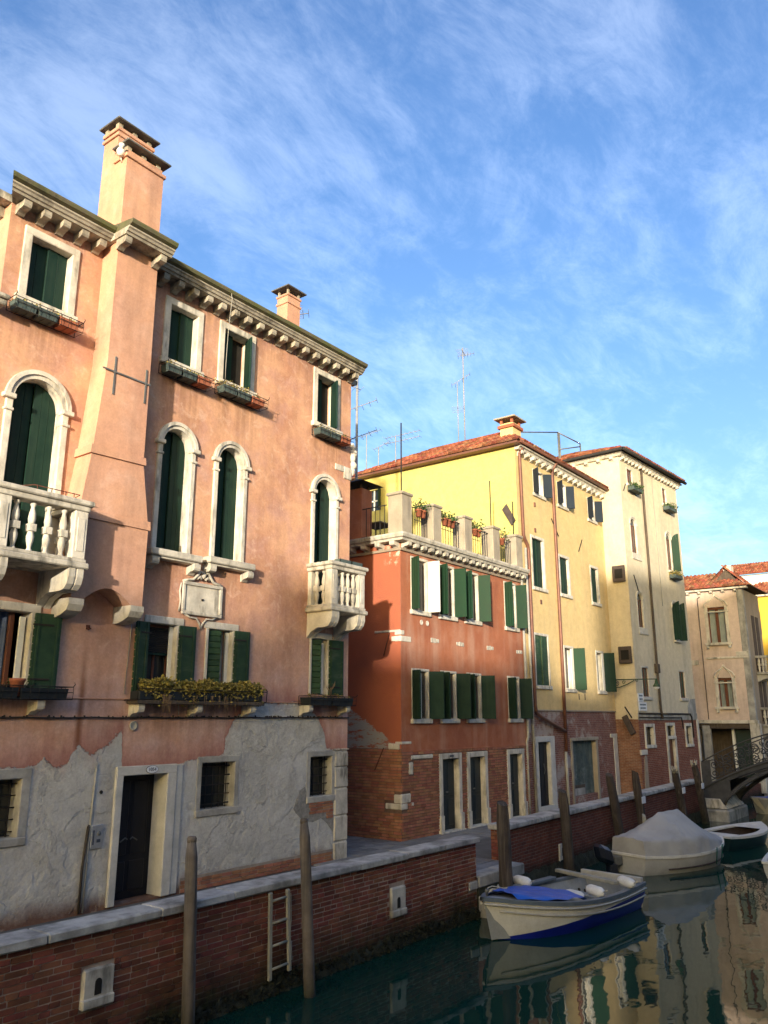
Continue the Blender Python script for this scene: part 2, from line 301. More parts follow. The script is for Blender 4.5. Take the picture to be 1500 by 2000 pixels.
# red house: render fallen from the alley corner, bricks behind
s = NT('plaster_red_side'); X = s.xyz()
ed = s.math('ADD', 2.38, s.math('MULTIPLY', s.math('SUBTRACT', X[1], 13.2), .62)); ed = s.math('ADD', ed, s.math('MULTIPLY', s.math('SUBTRACT', s.noise(4, 6, .7), .5), .5))
paint = s.ramp(s.math('ADD', s.math('MULTIPLY', s.math('SUBTRACT', X[2], ed), 4), .5), .45, .55)
c = s.mix(s.ramp(s.noise(.6, 6, .62), .38, .66), (.37, .115, .062), (.32, .100, .058))
bare = s.mix(s.ramp(s.noise(3.2, 6, .7, sc=(1, 1, 4)), .52, .6), (.33, .31, .28), (.33, .11, .07))
c = s.mix(paint, bare, c)
spot = s.math('MULTIPLY', s.ramp(s.noise(5, 6, .7), .5, .6), s.math('MULTIPLY', s.ramp(s.math('DIVIDE', X[2], 10), .72, .74), s.math('SUBTRACT', 1.0, s.ramp(s.math('SUBTRACT', X[1], 13.0), .35, .6))))
c = s.mix(spot, c, (.55, .47, .36))
s.done(c, .92, s.bump(s.math('ADD', s.noise(25, 6, .7), s.math('MULTIPLY', paint, .8)), .5, .02), .15)
# canal water
s = NT('water')
w = s.math('ADD', s.math('MULTIPLY', s.noise(.75, 3, .5, sc=(1, 1.7, 1)), 1.0), s.math('MULTIPLY', s.noise(3.0, 2, .5, sc=(1, 1.5, 1)), .13))
s.b.inputs['IOR'].default_value = 1.33
s.done((.003, .030, .023), .025, s.bump(w, .021, .30), .5)
def M(n): return MATS[n]
# ------------------------------------------------------------------ mesh helpers
ORG = {}
class MB:
    def __init__(s): s.v = []; s.f = []; s.sm = []
    def add(s, vs, fs, sm=False):
        k = len(s.v); s.v += [tuple(p) for p in vs]
        for f in fs: s.f.append(tuple(i + k for i in f)); s.sm.append(sm)
        return s
    def box(s, x0, x1, y0, y1, z0, z1):
        return s.add([(x, y, z) for x in (x0, x1) for y in (y0, y1) for z in (z0, z1)],
                     [(0, 1, 3, 2), (4, 6, 7, 5), (0, 4, 5, 1), (2, 3, 7, 6), (0, 2, 6, 4), (1, 5, 7, 3)])
    def cbox(s, x0, x1, y0, y1, z0, z1, c=.01):
        b = ((x0, x1), (y0, y1), (z0, z1)); c = min(c, .45 * min(abs(q[1] - q[0]) for q in b))
        idx = {}; vs = []
        for sx in (0, 1):
            for sy in (0, 1):
                for sz in (0, 1):
                    for ax in (0, 1, 2):
                        p = [b[0][sx], b[1][sy], b[2][sz]]
                        for q, sg in enumerate((sx, sy, sz)):
                            if q != ax: p[q] += c if sg == 0 else -c
                        idx[(sx, sy, sz, ax)] = len(vs); vs.append(p)
        fs = []
        for ax in (0, 1, 2):
            o = [q for q in (0, 1, 2) if q != ax]
            for sg in (0, 1):
                f = []
                for a, d in ((0, 0), (1, 0), (1, 1), (0, 1)):
                    k = [0, 0, 0]; k[ax] = sg; k[o[0]] = a; k[o[1]] = d; f.append(idx[(*k, ax)])
                fs.append(f)
            for a in (0, 1):
                for d in (0, 1):
                    k0 = [0, 0, 0]; k0[o[0]] = a; k0[o[1]] = d; k1 = list(k0); k1[ax] = 1
                    fs.append((idx[(*k0, o[0])], idx[(*k1, o[0])], idx[(*k1, o[1])], idx[(*k0, o[1])]))
        for k in [(i, j, l) for i in (0, 1) for j in (0, 1) for l in (0, 1)]: fs.append((idx[(*k, 0)], idx[(*k, 1)], idx[(*k, 2)]))
        return s.add(vs, fs)
    def prism(s, poly, axis, a, b, sm=False):
        P = {'y': lambda p, t: (p[0], t, p[1]), 'x': lambda p, t: (t, p[0], p[1]), 'z': lambda p, t: (p[0], p[1], t)}[axis]
        n = len(poly); vs = [P(p, a) for p in poly] + [P(p, b) for p in poly]
        k = len(s.v)
        s.add(vs, [(i, (i + 1) % n, n + (i + 1) % n, n + i) for i in range(n)], sm)
        s.f.append(tuple(range(k, k + n))); s.sm.append(False); s.f.append(tuple(range(k + 2 * n - 1, k + n - 1, -1))); s.sm.append(False)
        return s
    def tube(s, pts, r, n=7, r1=None, cap=True):
        pts = [Vector(p) for p in pts]; m = len(pts); k = len(s.v); up = Vector((0, 0, 1))
        for i, p in enumerate(pts):
            d = (pts[min(i + 1, m - 1)] - pts[max(i - 1, 0)])
            d = d.normalized() if d.length > 1e-9 else Vector((0, 0, 1))
            a = d.cross(up if abs(d.z) < .95 else Vector((1, 0, 0))).normalized(); b = d.cross(a)
            rr = r if r1 is None else r + (r1 - r) * i / max(1, m - 1)
            for j in range(n):
                t = 2 * math.pi * j / n; s.v.append(tuple(p + a * math.cos(t) * rr + b * math.sin(t) * rr))
        for i in range(m - 1):
            for j in range(n):
                s.f.append((k + i * n + j, k + i * n + (j + 1) % n, k + (i + 1) * n + (j + 1) % n, k + (i + 1) * n + j)); s.sm.append(True)
        if cap:
            s.f.append(tuple(k + j for j in range(n))); s.sm.append(False); s.f.append(tuple(k + (m - 1) * n + j for j in range(n))); s.sm.append(False)
        return s
    def lathe(s, prof, c=(0, 0, 0), n=14):
        k = len(s.v)
        for r, z in prof:
            for j in range(n):
                t = 2 * math.pi * j / n; s.v.append((c[0] + r * math.cos(t), c[1] + r * math.sin(t), c[2] + z))
        for i in range(len(prof) - 1):
            for j in range(n):
                s.f.append((k + i * n + j, k + i * n + (j + 1) % n, k + (i + 1) * n + (j + 1) % n, k + (i + 1) * n + j)); s.sm.append(True)
        s.f.append(tuple(k + j for j in range(n))[::-1]); s.sm.append(False)
        s.f.append(tuple(k + (len(prof) - 1) * n + j for j in range(n))); s.sm.append(False)
        return s
    def grid(s, P, nu, nv, sm=True, closed=False):
        k = len(s.v)
        for i in range(nu):
            for j in range(nv): s.v.append(tuple(P(i / (nu - 1), j / (nv - 1))))
        for i in range(nu - 1):
            for j in range(nv - 1):
                s.f.append((k + i * nv + j, k + i * nv + j + 1, k + (i + 1) * nv + j + 1, k + (i + 1) * nv + j)); s.sm.append(sm)
        return s
    def sheet(s, u0, u1, z0, z1, T, holes, depth=.24):
        """wall face with openings; a hole is (u0,u1,z0,z1) or (...,'arch'): its top is then a half circle"""
        us = sorted({u0, u1, *[q for h in holes for q in (h[0], h[1])]}); zs = sorted({z0, z1, *[q for h in holes for q in (h[2], h[3])]})
        us = [q for q in us if u0 <= q <= u1]; zs = [q for q in zs if z0 <= q <= z1]
        for a, b in zip(us, us[1:]):
            for c, d in zip(zs, zs[1:]):
                mu, mz = (a + b) / 2, (c + d) / 2
                if any(h[0] < mu < h[1] and h[2] < mz < h[3] for h in holes): continue
                s.add([T(a, 0, c), T(b, 0, c), T(b, 0, d), T(a, 0, d)], [(0, 1, 2, 3)])
        for h in holes:
            a, b, c, d = h[:4]
            if len(h) > 4:
                r = (b - a) / 2; m = (a + b) / 2; zc = d - r; N = 16
                arc = [(m - r * math.cos(math.pi * i / N), zc + r * math.sin(math.pi * i / N)) for i in range(N + 1)]
                for (p, q), (p2, q2) in zip(arc, arc[1:]):
                    s.add([T(p, 0, q), T(p2, 0, q2), T(p2, 0, d), T(p, 0, d)], [(0, 1, 2, 3)])
                path = [(a, c)] + arc + [(b, c)]
            else: path = [(a, c), (a, d), (b, d), (b, c)]
            path = path + [path[0]]
            for (p, q), (p2, q2) in zip(path, path[1:]):
                if abs(p - p2) + abs(q - q2) < 1e-6: continue
                s.add([T(p, 0, q), T(p2, 0, q2), T(p2, depth, q2), T(p, depth, q)], [(0, 1, 2, 3)])
        return s
    def mesh(s, name, mat, off=(0, 0, 0)):
        me = bpy.data.meshes.new(name)
        me.from_pydata([(x - off[0], y - off[1], z - off[2]) for x, y, z in s.v], [], s.f)
        if any(s.sm): me.polygons.foreach_set('use_smooth', s.sm)
        if len(s.f) < 60000:
            bm = bmesh.new(); bm.from_mesh(me); bmesh.ops.recalc_face_normals(bm, faces=bm.faces); bm.to_mesh(me); bm.free()
        me.materials.append(M(mat) if isinstance(mat, str) else mat); me.update(); return me
    def build(s, name, mat, parent=None, org=(0, 0, 0), rot=0):
        o0 = ORG[parent.name] if parent else org
        ob = bpy.data.objects.new(name, s.mesh(name, mat, o0)); col.objects.link(ob)
        if parent: ob.parent = parent
        else: ob.location = org; ob.rotation_euler = (0, 0, rot)
        ORG[ob.name] = o0
        return ob
def tag(o, label=None, cat=None, group=None, kind=None):
    for k, v in (('label', label), ('category', cat), ('group', group), ('kind', kind)):
        if v: o[k] = v
    return o
def thing(name, label, cat, loc=(0, 0, 0), rot=0, group=None, local=False):
    o = bpy.data.objects.new(name, None); col.objects.link(o); o.location = loc; o.rotation_euler = (0, 0, rot); o.empty_display_size = .2
    ORG[o.name] = (0, 0, 0) if local else tuple(loc)
    return tag(o, label, cat, group)
def inst(name, me, parent, loc, rot=(0, 0, 0), sc=None, local=False):
    ob = bpy.data.objects.new(name, me); col.objects.link(ob); ob.parent = parent; g = ORG[parent.name]
    ob.location = loc if local else (loc[0] - g[0], loc[1] - g[1], loc[2] - g[2]); ob.rotation_euler = rot
    if sc: ob.scale = sc
    ORG[ob.name] = (0, 0, 0); return ob
def arc(cx, cz, r, a0, a1, n=14): return [(cx + r * math.cos(RAD(a0 + (a1 - a0) * i / n)), cz + r * math.sin(RAD(a0 + (a1 - a0) * i / n))) for i in range(n + 1)]
def leaves(mb, pts, size=(.03, .06), r=rnd):
    for p in pts:
        L = r.uniform(*size); w = L * r.uniform(.35, .6)
        d = Vector((r.uniform(-1, 1), r.uniform(-1, 1), r.uniform(-.5, 1))).normalized(); a = d.cross(Vector((r.uniform(-1, 1), r.uniform(-1, 1), r.uniform(-1, 1)))).normalized()
        p = Vector(p); n = d.cross(a) * w * .3
        mb.add([p, p + d * L * .5 + a * w + n, p + d * L, p + d * L * .5 - a * w + n], [(0, 1, 2), (0, 2, 3)])
    return mb

# ------------------------------------------------------------------ facade pieces (front = y of the wall face, coordinates in the house's own frame)
def rect_frame(h, y, x0, x1, z0, z1, w=.14, proud=.035, depth=.2, mat='stone', sill=.06, name='window_frame', sw=.05):
    m = MB()
    m.cbox(x0 - w, x0 + .012, y - proud, y + depth, z0, z1 + .012, .012).cbox(x1 - .012, x1 + w, y - proud, y + depth, z0, z1 + .012, .012)
    m.cbox(x0 - w, x1 + w, y - proud - .004, y + depth, z1 - .012, z1 + w, .014)
    o = m.build(name, mat, h)
    if sill: MB().cbox(x0 - w - sw, x1 + w + sw, y - proud - sill, y + depth, z0 - .12, z0 + .012, .015).build('sill', mat, o)
    return o
def arch_frame(h, y, x0, x1, z0, zt, w=.14, proud=.04, depth=.2, mat='stone', cap=True):
    r = (x1 - x0) / 2; cx = (x0 + x1) / 2; zc = zt - r; m = MB()
    m.cbox(x0 - w, x0 + .012, y - proud, y + depth, z0, zc, .012).cbox(x1 - .012, x1 + w, y - proud, y + depth, z0, zc, .012)
    for ra, rb, pr in ((r - .012, r + w * .62, proud), (r + w * .58, r + w + .03, proud + .03)):
        A = arc(cx, zc, ra, 180, 0, 18); B = arc(cx, zc, rb, 180, 0, 18)
        for i in range(18):
            q = [A[i], A[i + 1], B[i + 1], B[i]]
            m.add([(p[0], y - pr, p[1]) for p in q] + [(p[0], y + depth, p[1]) for p in q], [(0, 1, 2, 3), (0, 4, 5, 1), (3, 2, 6, 7)])
    o = m.build('window_frame', mat, h)
    if cap:
        for sx in (-1, 1):
            e = x0 if sx < 0 else x1
            a, b = sorted((e - sx * .03, e + sx * (w + .07)))
            k = MB().cbox(a, b, y - proud - .06, y + .1, zc - .05, zc + .035, .012)
            a, b = sorted((e - sx * .02, e + sx * (w + .025)))
            k.build('capital', mat, o); MB().cbox(a, b, y - proud - .03, y + .1, zc - .26, zc - .21, .01).build('necking', mat, o)
    return o
def leaf_mesh(w, z0, z1, dr, n, orient, mat, t=.035, arch=False):
    """one shutter leaf hinged on x=0 and reaching along dr*x; boards are grooved"""
    m = MB()
    if arch:
        r = w
        for i in range(n):
            a, b = w * i / n, w * (i + 1) / n - .006
            def top(q): return z1 - r + math.sqrt(max(0, r * r - (w - q) ** 2)) - .01
            poly = [(dr * a, z0), (dr * b, z0), (dr * b, top(b)), (dr * (a + b) / 2, top((a + b) / 2)), (dr * a, top(a))]
            m.prism(poly, 'y', -t, 0)
        m.box(*sorted((dr * .01, dr * (w - .01))), -.006, .01, z0 + .01, z1 - r)
    elif orient == 'v':
        for i in range(n):
            a, b = sorted((dr * (w * i / n), dr * (w * (i + 1) / n - .006))); m.cbox(a, b, -t, 0, z0, z1, .004)
        a, b = sorted((dr * .01, dr * (w - .01))); m.box(a, b, -.006, .012, z0 + .01, z1 - .01)
    else:
        hh = (z1 - z0) / n
        for i in range(n):
            a, b = sorted((0, dr * w)); m.cbox(a, b, -t, 0, z0 + i * hh, z0 + (i + 1) * hh - .008, .005)
        a, b = sorted((dr * .01, dr * (w - .01))); m.box(a, b, -.006, .014, z0 + .01, z1 - .01)
    return m.mesh('shutter', mat)
def shutter(h, x, y, z0, z1, w, dr, ang, n=3, orient='v', mat='green_paint', arch=False, t=.035):
    """dr=+1: hinged on the left jamb; ang = degrees swung outward"""
    return inst('shutter', leaf_mesh(w, z0, z1, dr, n, orient, mat, t, arch), h, (x, y, ORG[h.name][2]), (0, 0, RAD(-dr * ang)))
def boarded_shutter(h, x, y, z0, z1, w, dr, ang, n=10, mat='green_worn'):
    """near shutter: frame part with each board a piece of its own"""
    m = MB(); a, b = sorted((dr * .012, dr * (w - .012))); m.box(a, b, -.012, .006, z0 + .012, z1 - .012)
    for q in (0.05, w - .09):
        a, b = sorted((dr * q, dr * (q + .04))); m.cbox(a, b, .006, .02, z0 + .03, z1 - .03, .003)
    o = inst('shutter', m.mesh('shutter', mat), h, (x, y, ORG[h.name][2]), (0, 0, RAD(-dr * ang)))
    hh = (z1 - z0) / n; a, b = sorted((0, dr * w)); bm_ = MB().cbox(a, b, -.034, -.012, 0, hh - .016, .006).mesh('board', mat)
    for i in range(n): inst('board', bm_, o, (rnd.uniform(-.003, .003), rnd.uniform(-.002, .002), z0 + i * hh), local=True)
    for zf in (.14, .84):
        a, b = sorted((-dr * .03, dr * w * .7)); inst('hinge', MB().cbox(a, b, .02, .027, -.016, .016, .003).mesh('hinge', 'iron'), o, (0, 0, z0 + (z1 - z0) * zf), local=True)
    return o
def sash(h, y, x0, x1, z0, z1, mat='white_paint', cross=True):
    m = MB(); w = .045
    m.cbox(x0, x0 + w, y - .02, y + .02, z0, z1, .005).cbox(x1 - w, x1, y - .02, y + .02, z0, z1, .005).cbox(x0 + w, x1 - w, y - .02, y + .02, z0, z0 + w, .005).cbox(x0 + w, x1 - w, y - .02, y + .02, z1 - w, z1, .005)
    if cross: m.cbox((x0 + x1) / 2 - .025, (x0 + x1) / 2 + .025, y - .024, y + .02, z0 + w, z1 - w, .005)
    o = m.build('sash', mat, h)
    if cross:
        xm = (x0 + x1) / 2
        for a, b in ((x0 + w, xm - .025), (xm + .025, x1 - w)): MB().box(a, b, y - .004, y + .004, z0 + w, z1 - w).build('pane', 'glass', o)
    else: MB().box(x0 + w, x1 - w, y - .004, y + .004, z0 + w, z1 - w).build('pane', 'glass', o)
    return o
def modillion(w=.2, d=.34, hh=.28, mat='stone'):
    """scrolled bracket: back at y=0, reaching to y=-d, top at z=0"""
    P = [(0, 0), (-d, 0), (-d, -hh * .42), (-d * .93, -hh * .62), (-d * .72, -hh * .72), (-d * .5, -hh * .72), (-d * .3, -hh * .84), (-d * .14, -hh), (0, -hh)]
    return MB().prism(P, 'x', -w / 2, w / 2).mesh('bracket', mat)
def tile_mesh_into(mb, o, u, v, n, L=.40, W=.19, r=rnd):
    k = len(mb.v); h = W * .42
    for t, wd in ((0, 1.0), (1, .82)):
        for i in range(6):
            a = math.pi * i / 5; p = o + v * (L * t) + u * (-math.cos(a) * W * .5 * wd) + n * (math.sin(a) * h * wd + .02 + (.012 if t == 0 else 0))
            mb.v.append(tuple(p))
    for i in range(5): mb.f.append((k + i, k + i + 1, k + 7 + i, k + 6 + i)); mb.sm.append(True)
    mb.f.append((k, k + 1, k + 2, k + 3, k + 4, k + 5)); mb.sm.append(False)
def tile_roof(mb, poly, eave_a, eave_b, up, W=.21, L=.34, rows=99):
    """half-round tiles over the planar polygon poly; eave runs a->b, up is the slope direction"""
    a = Vector(eave_a); b = Vector(eave_b); u = (b - a).normalized(); v = Vector(up).normalized(); n = u.cross(v)
    if n.z < 0: n = -n
    P2 = [((Vector(p) - a).dot(u), (Vector(p) - a).dot(v)) for p in poly]
    def inside(x, y):
        c = False; j = len(P2) - 1
        for i in range(len(P2)):
            (xi, yi), (xj, yj) = P2[i], P2[j]
            if (yi > y) != (yj > y) and x < (xj - xi) * (y - yi) / (yj - yi) + xi: c = not c
            j = i
        return c
    vmax = max(p[1] for p in P2); r = 0; umin = min(p[0] for p in P2); umax = max(p[0] for p in P2)
    while r * L < vmax and r < rows:
        x = umin + W / 2
        while x < umax:
            if inside(x, r * L + .15): tile_mesh_into(mb, a + u * (x + rnd.uniform(-.012, .012)) + v * (r * L - .05 + rnd.uniform(-.015, .015)), u, v, n, L + .07, W * .98)
            x += W
        r += 1
def hip_roof(h, corners, ridge, under='roof_under', tile_faces=(), name='roof', tilemat='roof_tile'):
    """corners: 4 eave points (ccw), ridge: 2 points joining edge 3-0 side and 1-2 side"""
    c = [Vector(p) for p in corners]; r0, r1 = Vector(ridge[0]), Vector(ridge[1])
    faces = [[c[0], c[1], r1, r0], [c[1], c[2], r1], [c[2], c[3], r0, r1], [c[3], c[0], r0]]
    m = MB()
    for f in faces: m.add(f, [tuple(range(len(f)))])
    m.add(c, [(0, 1, 2, 3)])
    o = m.build(name, under, h)
    t = MB()
    for i in tile_faces:
        f = faces[i]; e = (f[1] - f[0]).normalized(); mid = (f[2] - f[0]); up = mid - e * mid.dot(e)
        tile_roof(t, f, f[0], f[1], up)
    if tile_faces:
        k = t.build('tiles', tilemat, o); k['kind'] = 'stuff'
    return o
def bricks(parent, T, u0, u1, z0, z1, holes, matI, matS, want, rng, bl=.25, bh=.06, joint=.012, thick=.02, key=None, jitter=.004):
    """running-bond bricks on a wall face; the `want` largest in view are objects, the rest one mesh. returns leftover MB"""
    out = []; row = 0; z = z0
    while z + bh <= z1 + 1e-6:
        u = u0 - (bl / 2 if row % 2 else 0) + rng.uniform(-.03, .03)
        while u < u1:
            L = bl * rng.choice((1, 1, 1, .92, .55)); a, b = max(u, u0), min(u + L, u1)
            u += L + joint
            if b - a < .05: continue
            cuts = [(a, b)]
            for hh in holes:
                if z + bh > hh[2] and z < hh[3]:
                    nc = []
                    for p, q in cuts:
                        if q <= hh[0] or p >= hh[1]: nc.append((p, q))
                        else:
                            if hh[0] - p > .04: nc.append((p, hh[0]))
                            if q - hh[1] > .04: nc.append((hh[1], q))
                    cuts = nc
            for p, q in cuts: out.append((p, q, z))
        z += bh + joint; row += 1
    return out
def place_bricks(parent, side, face, items, matI, matS, want, key, bh=.06, thick=.025, rng=rnd, restname='brick_courses'):
    """side False: wall face y=face looking -y; True: wall face x=face looking -x"""
    items = sorted(items, key=key, reverse=True)
    um = MB().cbox(0, 1, -1, .2, 0, 1, .07)
    um.v = [(x, y, z) for x, y, z in um.v]
    me = um.mesh('brick', matI)
    rest = MB()
    for i, (a, b, z) in enumerate(items):
        pr = thick + rng.uniform(-.006, .008)
        if i < want:
            if side: inst('brick', me, parent, (face, b, z), (0, 0, -math.pi / 2), (b - a, pr, bh))
            else: inst('brick', me, parent, (a, face, z), (rng.uniform(-.01, .01), 0, 0), (b - a, pr, bh))
        elif side: rest.cbox(face - pr, face + .01, a, b, z, z + bh, .006)
        else: rest.cbox(a, b, face - pr, face + .01, z, z + bh, .006)
    if rest.v:
        o = rest.build(restname, matS, parent); o['kind'] = 'stuff'
WATER = -0.74
# ------------------------------------------------------------------ setting: water, canal bed, paving
tag(MB().add([(-120, -90, WATER), (260, -90, WATER), (260, 40, WATER), (-120, 40, WATER)], [(0, 1, 2, 3)]).build('canal_water', 'water'), kind='structure')
tag(MB().add([(-1500, -1500, -3), (1500, -1500, -3), (1500, 1500, -3), (-1500, 1500, -3)], [(0, 1, 2, 3)]).build('ground', 'paving_base'), kind='structure')
pv = MB().prism([(-12, 9.3), (15.02, 9.3), (15.02, 9.02), (17.0, 9.02), (17.0, 9.75), (33.6, 10.3), (44, 10.3), (60, 10.3), (60, 30), (-12, 30)], 'z', -2.9, -.03).build('pavement', 'paving_base')
tag(pv, kind='structure')
slab = [MB().cbox(0, 1, 0, 1, -.06, 0, .02).mesh('paving_stone', 'paving')]
def pave(x0, x1, y0, y1, L, W, along='x'):
    r = 0; y = y0
    while y < y1 - .02:
        w = min(W, y1 - y); x = x0 - (L * .5 if r % 2 else 0) + rnd.uniform(-.1, .1)
        while x < x1:
            l = L * rnd.uniform(.75, 1.2); a, b = max(x, x0), min(x + l, x1); x += l
            if b - a > .06: inst('paving_stone', slab[0], pv, (a + .006, y + .006, rnd.uniform(-.006, .003)), (0, 0, 0), (b - a - .012, w - .012, 1))
        y += W; r += 1
pave(15.05, 16.98, 9.34, 12.4, .62, .36); pave(14.0, 24.6, 12.4, 13.0, .62, .30); pave(15.3, 17.9, 13.0, 15.6, .55, .30); pave(16.98, 24.8, 11.6, 12.4, .62, .40)
pave(24.6, 34, 11.9, 13.0, .7, .37)
for i, (a, b) in enumerate(((15.05, 16.0), (16.01, 16.98))):
    inst('landing_edge_stone', MB().cbox(0, b - a, -.02, .36, -.22, .004, .02).mesh('landing_edge_stone', 'stone_grey'), pv, (a, 9.0, 0))

# ------------------------------------------------------------------ near quay wall
YQ = 9.02
q = thing('quay_wall', 'red brick canal wall with pale stone coping below the salmon house', 'wall', (10, YQ, WATER))
MB().box(-12, 15.0, YQ, YQ + .33, -2.5, .645).build('core', 'mortar_quay', q)
xs = [3.0, 4.35, 5.6, 7.15, 8.4, 9.95, 11.2, 12.55, 13.75, 15.06]
for a, b in zip(xs, xs[1:]):
    m = MB().cbox(a + .0015, b - .0015, YQ - .09, YQ + .36, .645, .752, .018); dz = rnd.uniform(-.006, .006)
    m.v = [(x + rnd.uniform(-.004, .004), y + rnd.uniform(-.008, .008), z + dz + rnd.uniform(-.004, .004)) for x, y, z in m.v]
    m.build('coping_stone', 'stone_coping', q)
MB().box(-12, 3.0, YQ - .09, YQ + .36, .645, .752).build('coping_stone', 'stone_coping', q)
holes = [(6.11, 6.56, -.18, .27), (12.07, 12.53, -.26, .24), (14.68, 15.0, -.24, -.06)]
it = bricks(q, None, 3.4, 14.99, -.82, .645, holes, None, None, 0, rnd, bh=.058, joint=.012)
place_bricks(q, False, YQ, it, 'brick_piece', 'brick_rest', 300, lambda t: -abs(t[0] - 7.6) - 2.5 * max(0, -.35 - t[2]) * 9, .058, .007)
# drain stones let into the brickwork
def drain(x0, x1, z0, z1):
    o = MB().cbox(x0, x1, YQ - .05, YQ + .02, z0, z1, .02)
    o.v = [(x + rnd.uniform(-.008, .008), y, z + rnd.uniform(-.008, .008)) for x, y, z in o.v]
    o = o.build('drain_stone', 'stone_drain', q); cx = (x0 + x1) / 2 - .01; zb = z0 + .12
    MB().prism([(cx - .045, zb), (cx + .045, zb)] + arc(cx, zb + .13, .045, 0, 180, 8), 'y', YQ - .054, YQ - .04).build('drain_mouth', 'interior', o)
    MB().cbox(x0 - .01, x1 + .01, YQ - .075, YQ + .01, z0 - .012, z0 + .10, .015).build('drain_lip', 'stone_drain', o)
drain(6.13, 6.54, -.15, .255); drain(12.09, 12.51, -.23, .225)
MB().cbox(14.70, 15.0, YQ - .03, YQ + .02, -.22, -.07, .015).build('corner_block', 'stone_grey', q)
# weed and worn footing at the tide line
def footing(x0, x1, y0, y1, name, parent):
    m = MB(); n = int((x1 - x0) / .07); K = 10
    jit = [[rnd.random() for _ in range(K)] for _ in range(n + 1)]
    def P(u, v):
        i = min(n, int(round(u * n))); j = min(K - 1, int(round(v * (K - 1)))); x = x0 + (x1 - x0) * u; z = -.60 - v * .55 + (jit[i][j] - .5) * .05
        if j == 0: z += (jit[i][0] - .5) * .16
        return (x, (y0 + (y1 - y0) * u) - .012 - .10 * v - jit[i][j] * .055 * (1 if j else .2), z)
    o = m.grid(P, n + 1, K).build(name, 'algae', parent); o['kind'] = 'stuff'
footing(3.0, 15.0, YQ, YQ, 'worn_footing', q)
wd = MB(); wp = []
for i in range(4200):
    x = rnd.uniform(4.5, 15.0); k = math.sin(x * 2.1) * .5 + math.sin(x * 5.3 + 1) * .3
    wp.append((x, YQ - .02 - rnd.random() ** 2 * .10, -.52 + .09 * k - rnd.random() ** .7 * .24))
leaves(wd, wp, (.02, .06)); o = wd.build('tide_weed', 'weed', q); o['kind'] = 'stuff'
# landing steps between the walls
st = thing('landing_steps', 'worn stone landing steps down to the water between the brick walls', 'steps', (16, 8.9, WATER))
MB().cbox(15.02, 16.99, 8.72, 9.02, -1.2, -.36, .03).build('step', 'stone_grey', st)
MB().cbox(15.06, 17.2, 8.42, 8.74, -1.2, -.62, .03).build('step', 'algae', st)
MB().box(15.02, 16.99, 9.0, 9.1, -1.2, -.225).build('riser', 'algae', st)

# ------------------------------------------------------------------ far quay wall (turns slightly away)
ang2 = math.atan2(.62, 16.5)
q2 = thing('quay_wall', 'long brick canal wall with stone coping along the yellow house and the mooring posts', 'wall', (16.97, 9.45, WATER), ang2, local=True)
L2 = 16.8; zw = -WATER
MB().box(0, L2, .0, .34, -2, .635 + zw).build('brickwork', 'brick_quay_far', q2)
x = -.05
while x < L2:
    l = rnd.uniform(1.2, 1.9); b = min(x + l, L2 + .05); MB().cbox(x, b - .008, -.09, .40, .635 + zw, .752 + zw + rnd.uniform(-.004, .004), .02).build('coping_stone', 'stone_coping', q2); x += l
MB().cbox(-.02, .30, -.05, .05, -.22 + zw, -.08 + zw, .015).build('corner_block', 'stone_grey', q2)
# brick end of the wall that looks at the landing
it = bricks(q2, None, .01, .33, .0, .6, [], None, None, 0, rnd, bl=.2)
m = MB()
for a, b, z in it: m.cbox(-.018, .01, a, b, z + zw, z + zw + .06, .006)
o = m.build('end_bricks', 'brick_rest', q2); o['kind'] = 'stuff'
o = MB().cbox(2.95, 3.35, -.03, .02, -.42 + zw, .0 + zw, .015).build('drain_stone', 'stone', q2)
MB().box(3.10, 3.14, -.034, -.02, -.27 + zw, -.1 + zw).box(3.10, 3.24, -.035, -.02, -.29 + zw, -.25 + zw).build('drain_slot', 'interior', o)
m = MB(); n = 160
jj = [[rnd.random() for _ in range(8)] for _ in range(n + 1)]
o = m.grid(lambda u, v: (L2 * u, -.012 - .09 * v - jj[int(round(u * n))][int(round(v * 7))] * .05, -.38 + zw - v * .6 + (jj[int(round(u * n))][int(round(v * 7))] - .5) * .08), n + 1, 8).build('tide_weed', 'algae', q2); o['kind'] = 'stuff'

# ------------------------------------------------------------------ mooring posts
def post(name, label, base, top, r0, r1, mat, style, group='mooring posts along the quay'):
    b = Vector((*base, -1.6)); t = Vector(top); N = 15; m = MB(); ns = 12; ph = [rnd.uniform(-1, 1) for _ in range(ns)]
    d = t - b; k = len(m.v)
    for i in range(N + 1):
        f = i / N; c = b + d * f; rr = r0 + (r1 - r0) * f
        if style == 'round' and f > .93: rr *= 1 - (f - .93) * 4.5
        if style == 'cut' and f > .90: rr *= 1 - (f - .90) * 1.8
        wob = Vector((math.sin(f * 5 + ph[0] * 3), math.cos(f * 4 + ph[1] * 3), 0)) * (.015 if style == 'cut' else .004)
        for j in range(ns):
            a = 2 * math.pi * j / ns; q_ = rr * (1 + (.10 if style == 'cut' else .02) * ph[j] + (.04 * math.sin(f * 17 + ph[j] * 9) if style == 'cut' else 0))
            zt = (.045 * math.sin(a + ph[2]) if (style == 'cut' and i == N) else 0)
            m.v.append((c.x + wob.x + math.cos(a) * q_, c.y + wob.y + math.sin(a) * q_, c.z + zt))
    for i in range(N):
        for j in range(ns): m.f.append((k + i * ns + j, k + i * ns + (j + 1) % ns, k + (i + 1) * ns + (j + 1) % ns, k + (i + 1) * ns + j)); m.sm.append(style == 'round')
    m.f.append(tuple(k + N * ns + j for j in range(ns))); m.sm.append(False)
    h = thing(name, label, 'mooring post', (base[0], base[1], WATER), group=group)
    m.build('shaft', mat, h); return h
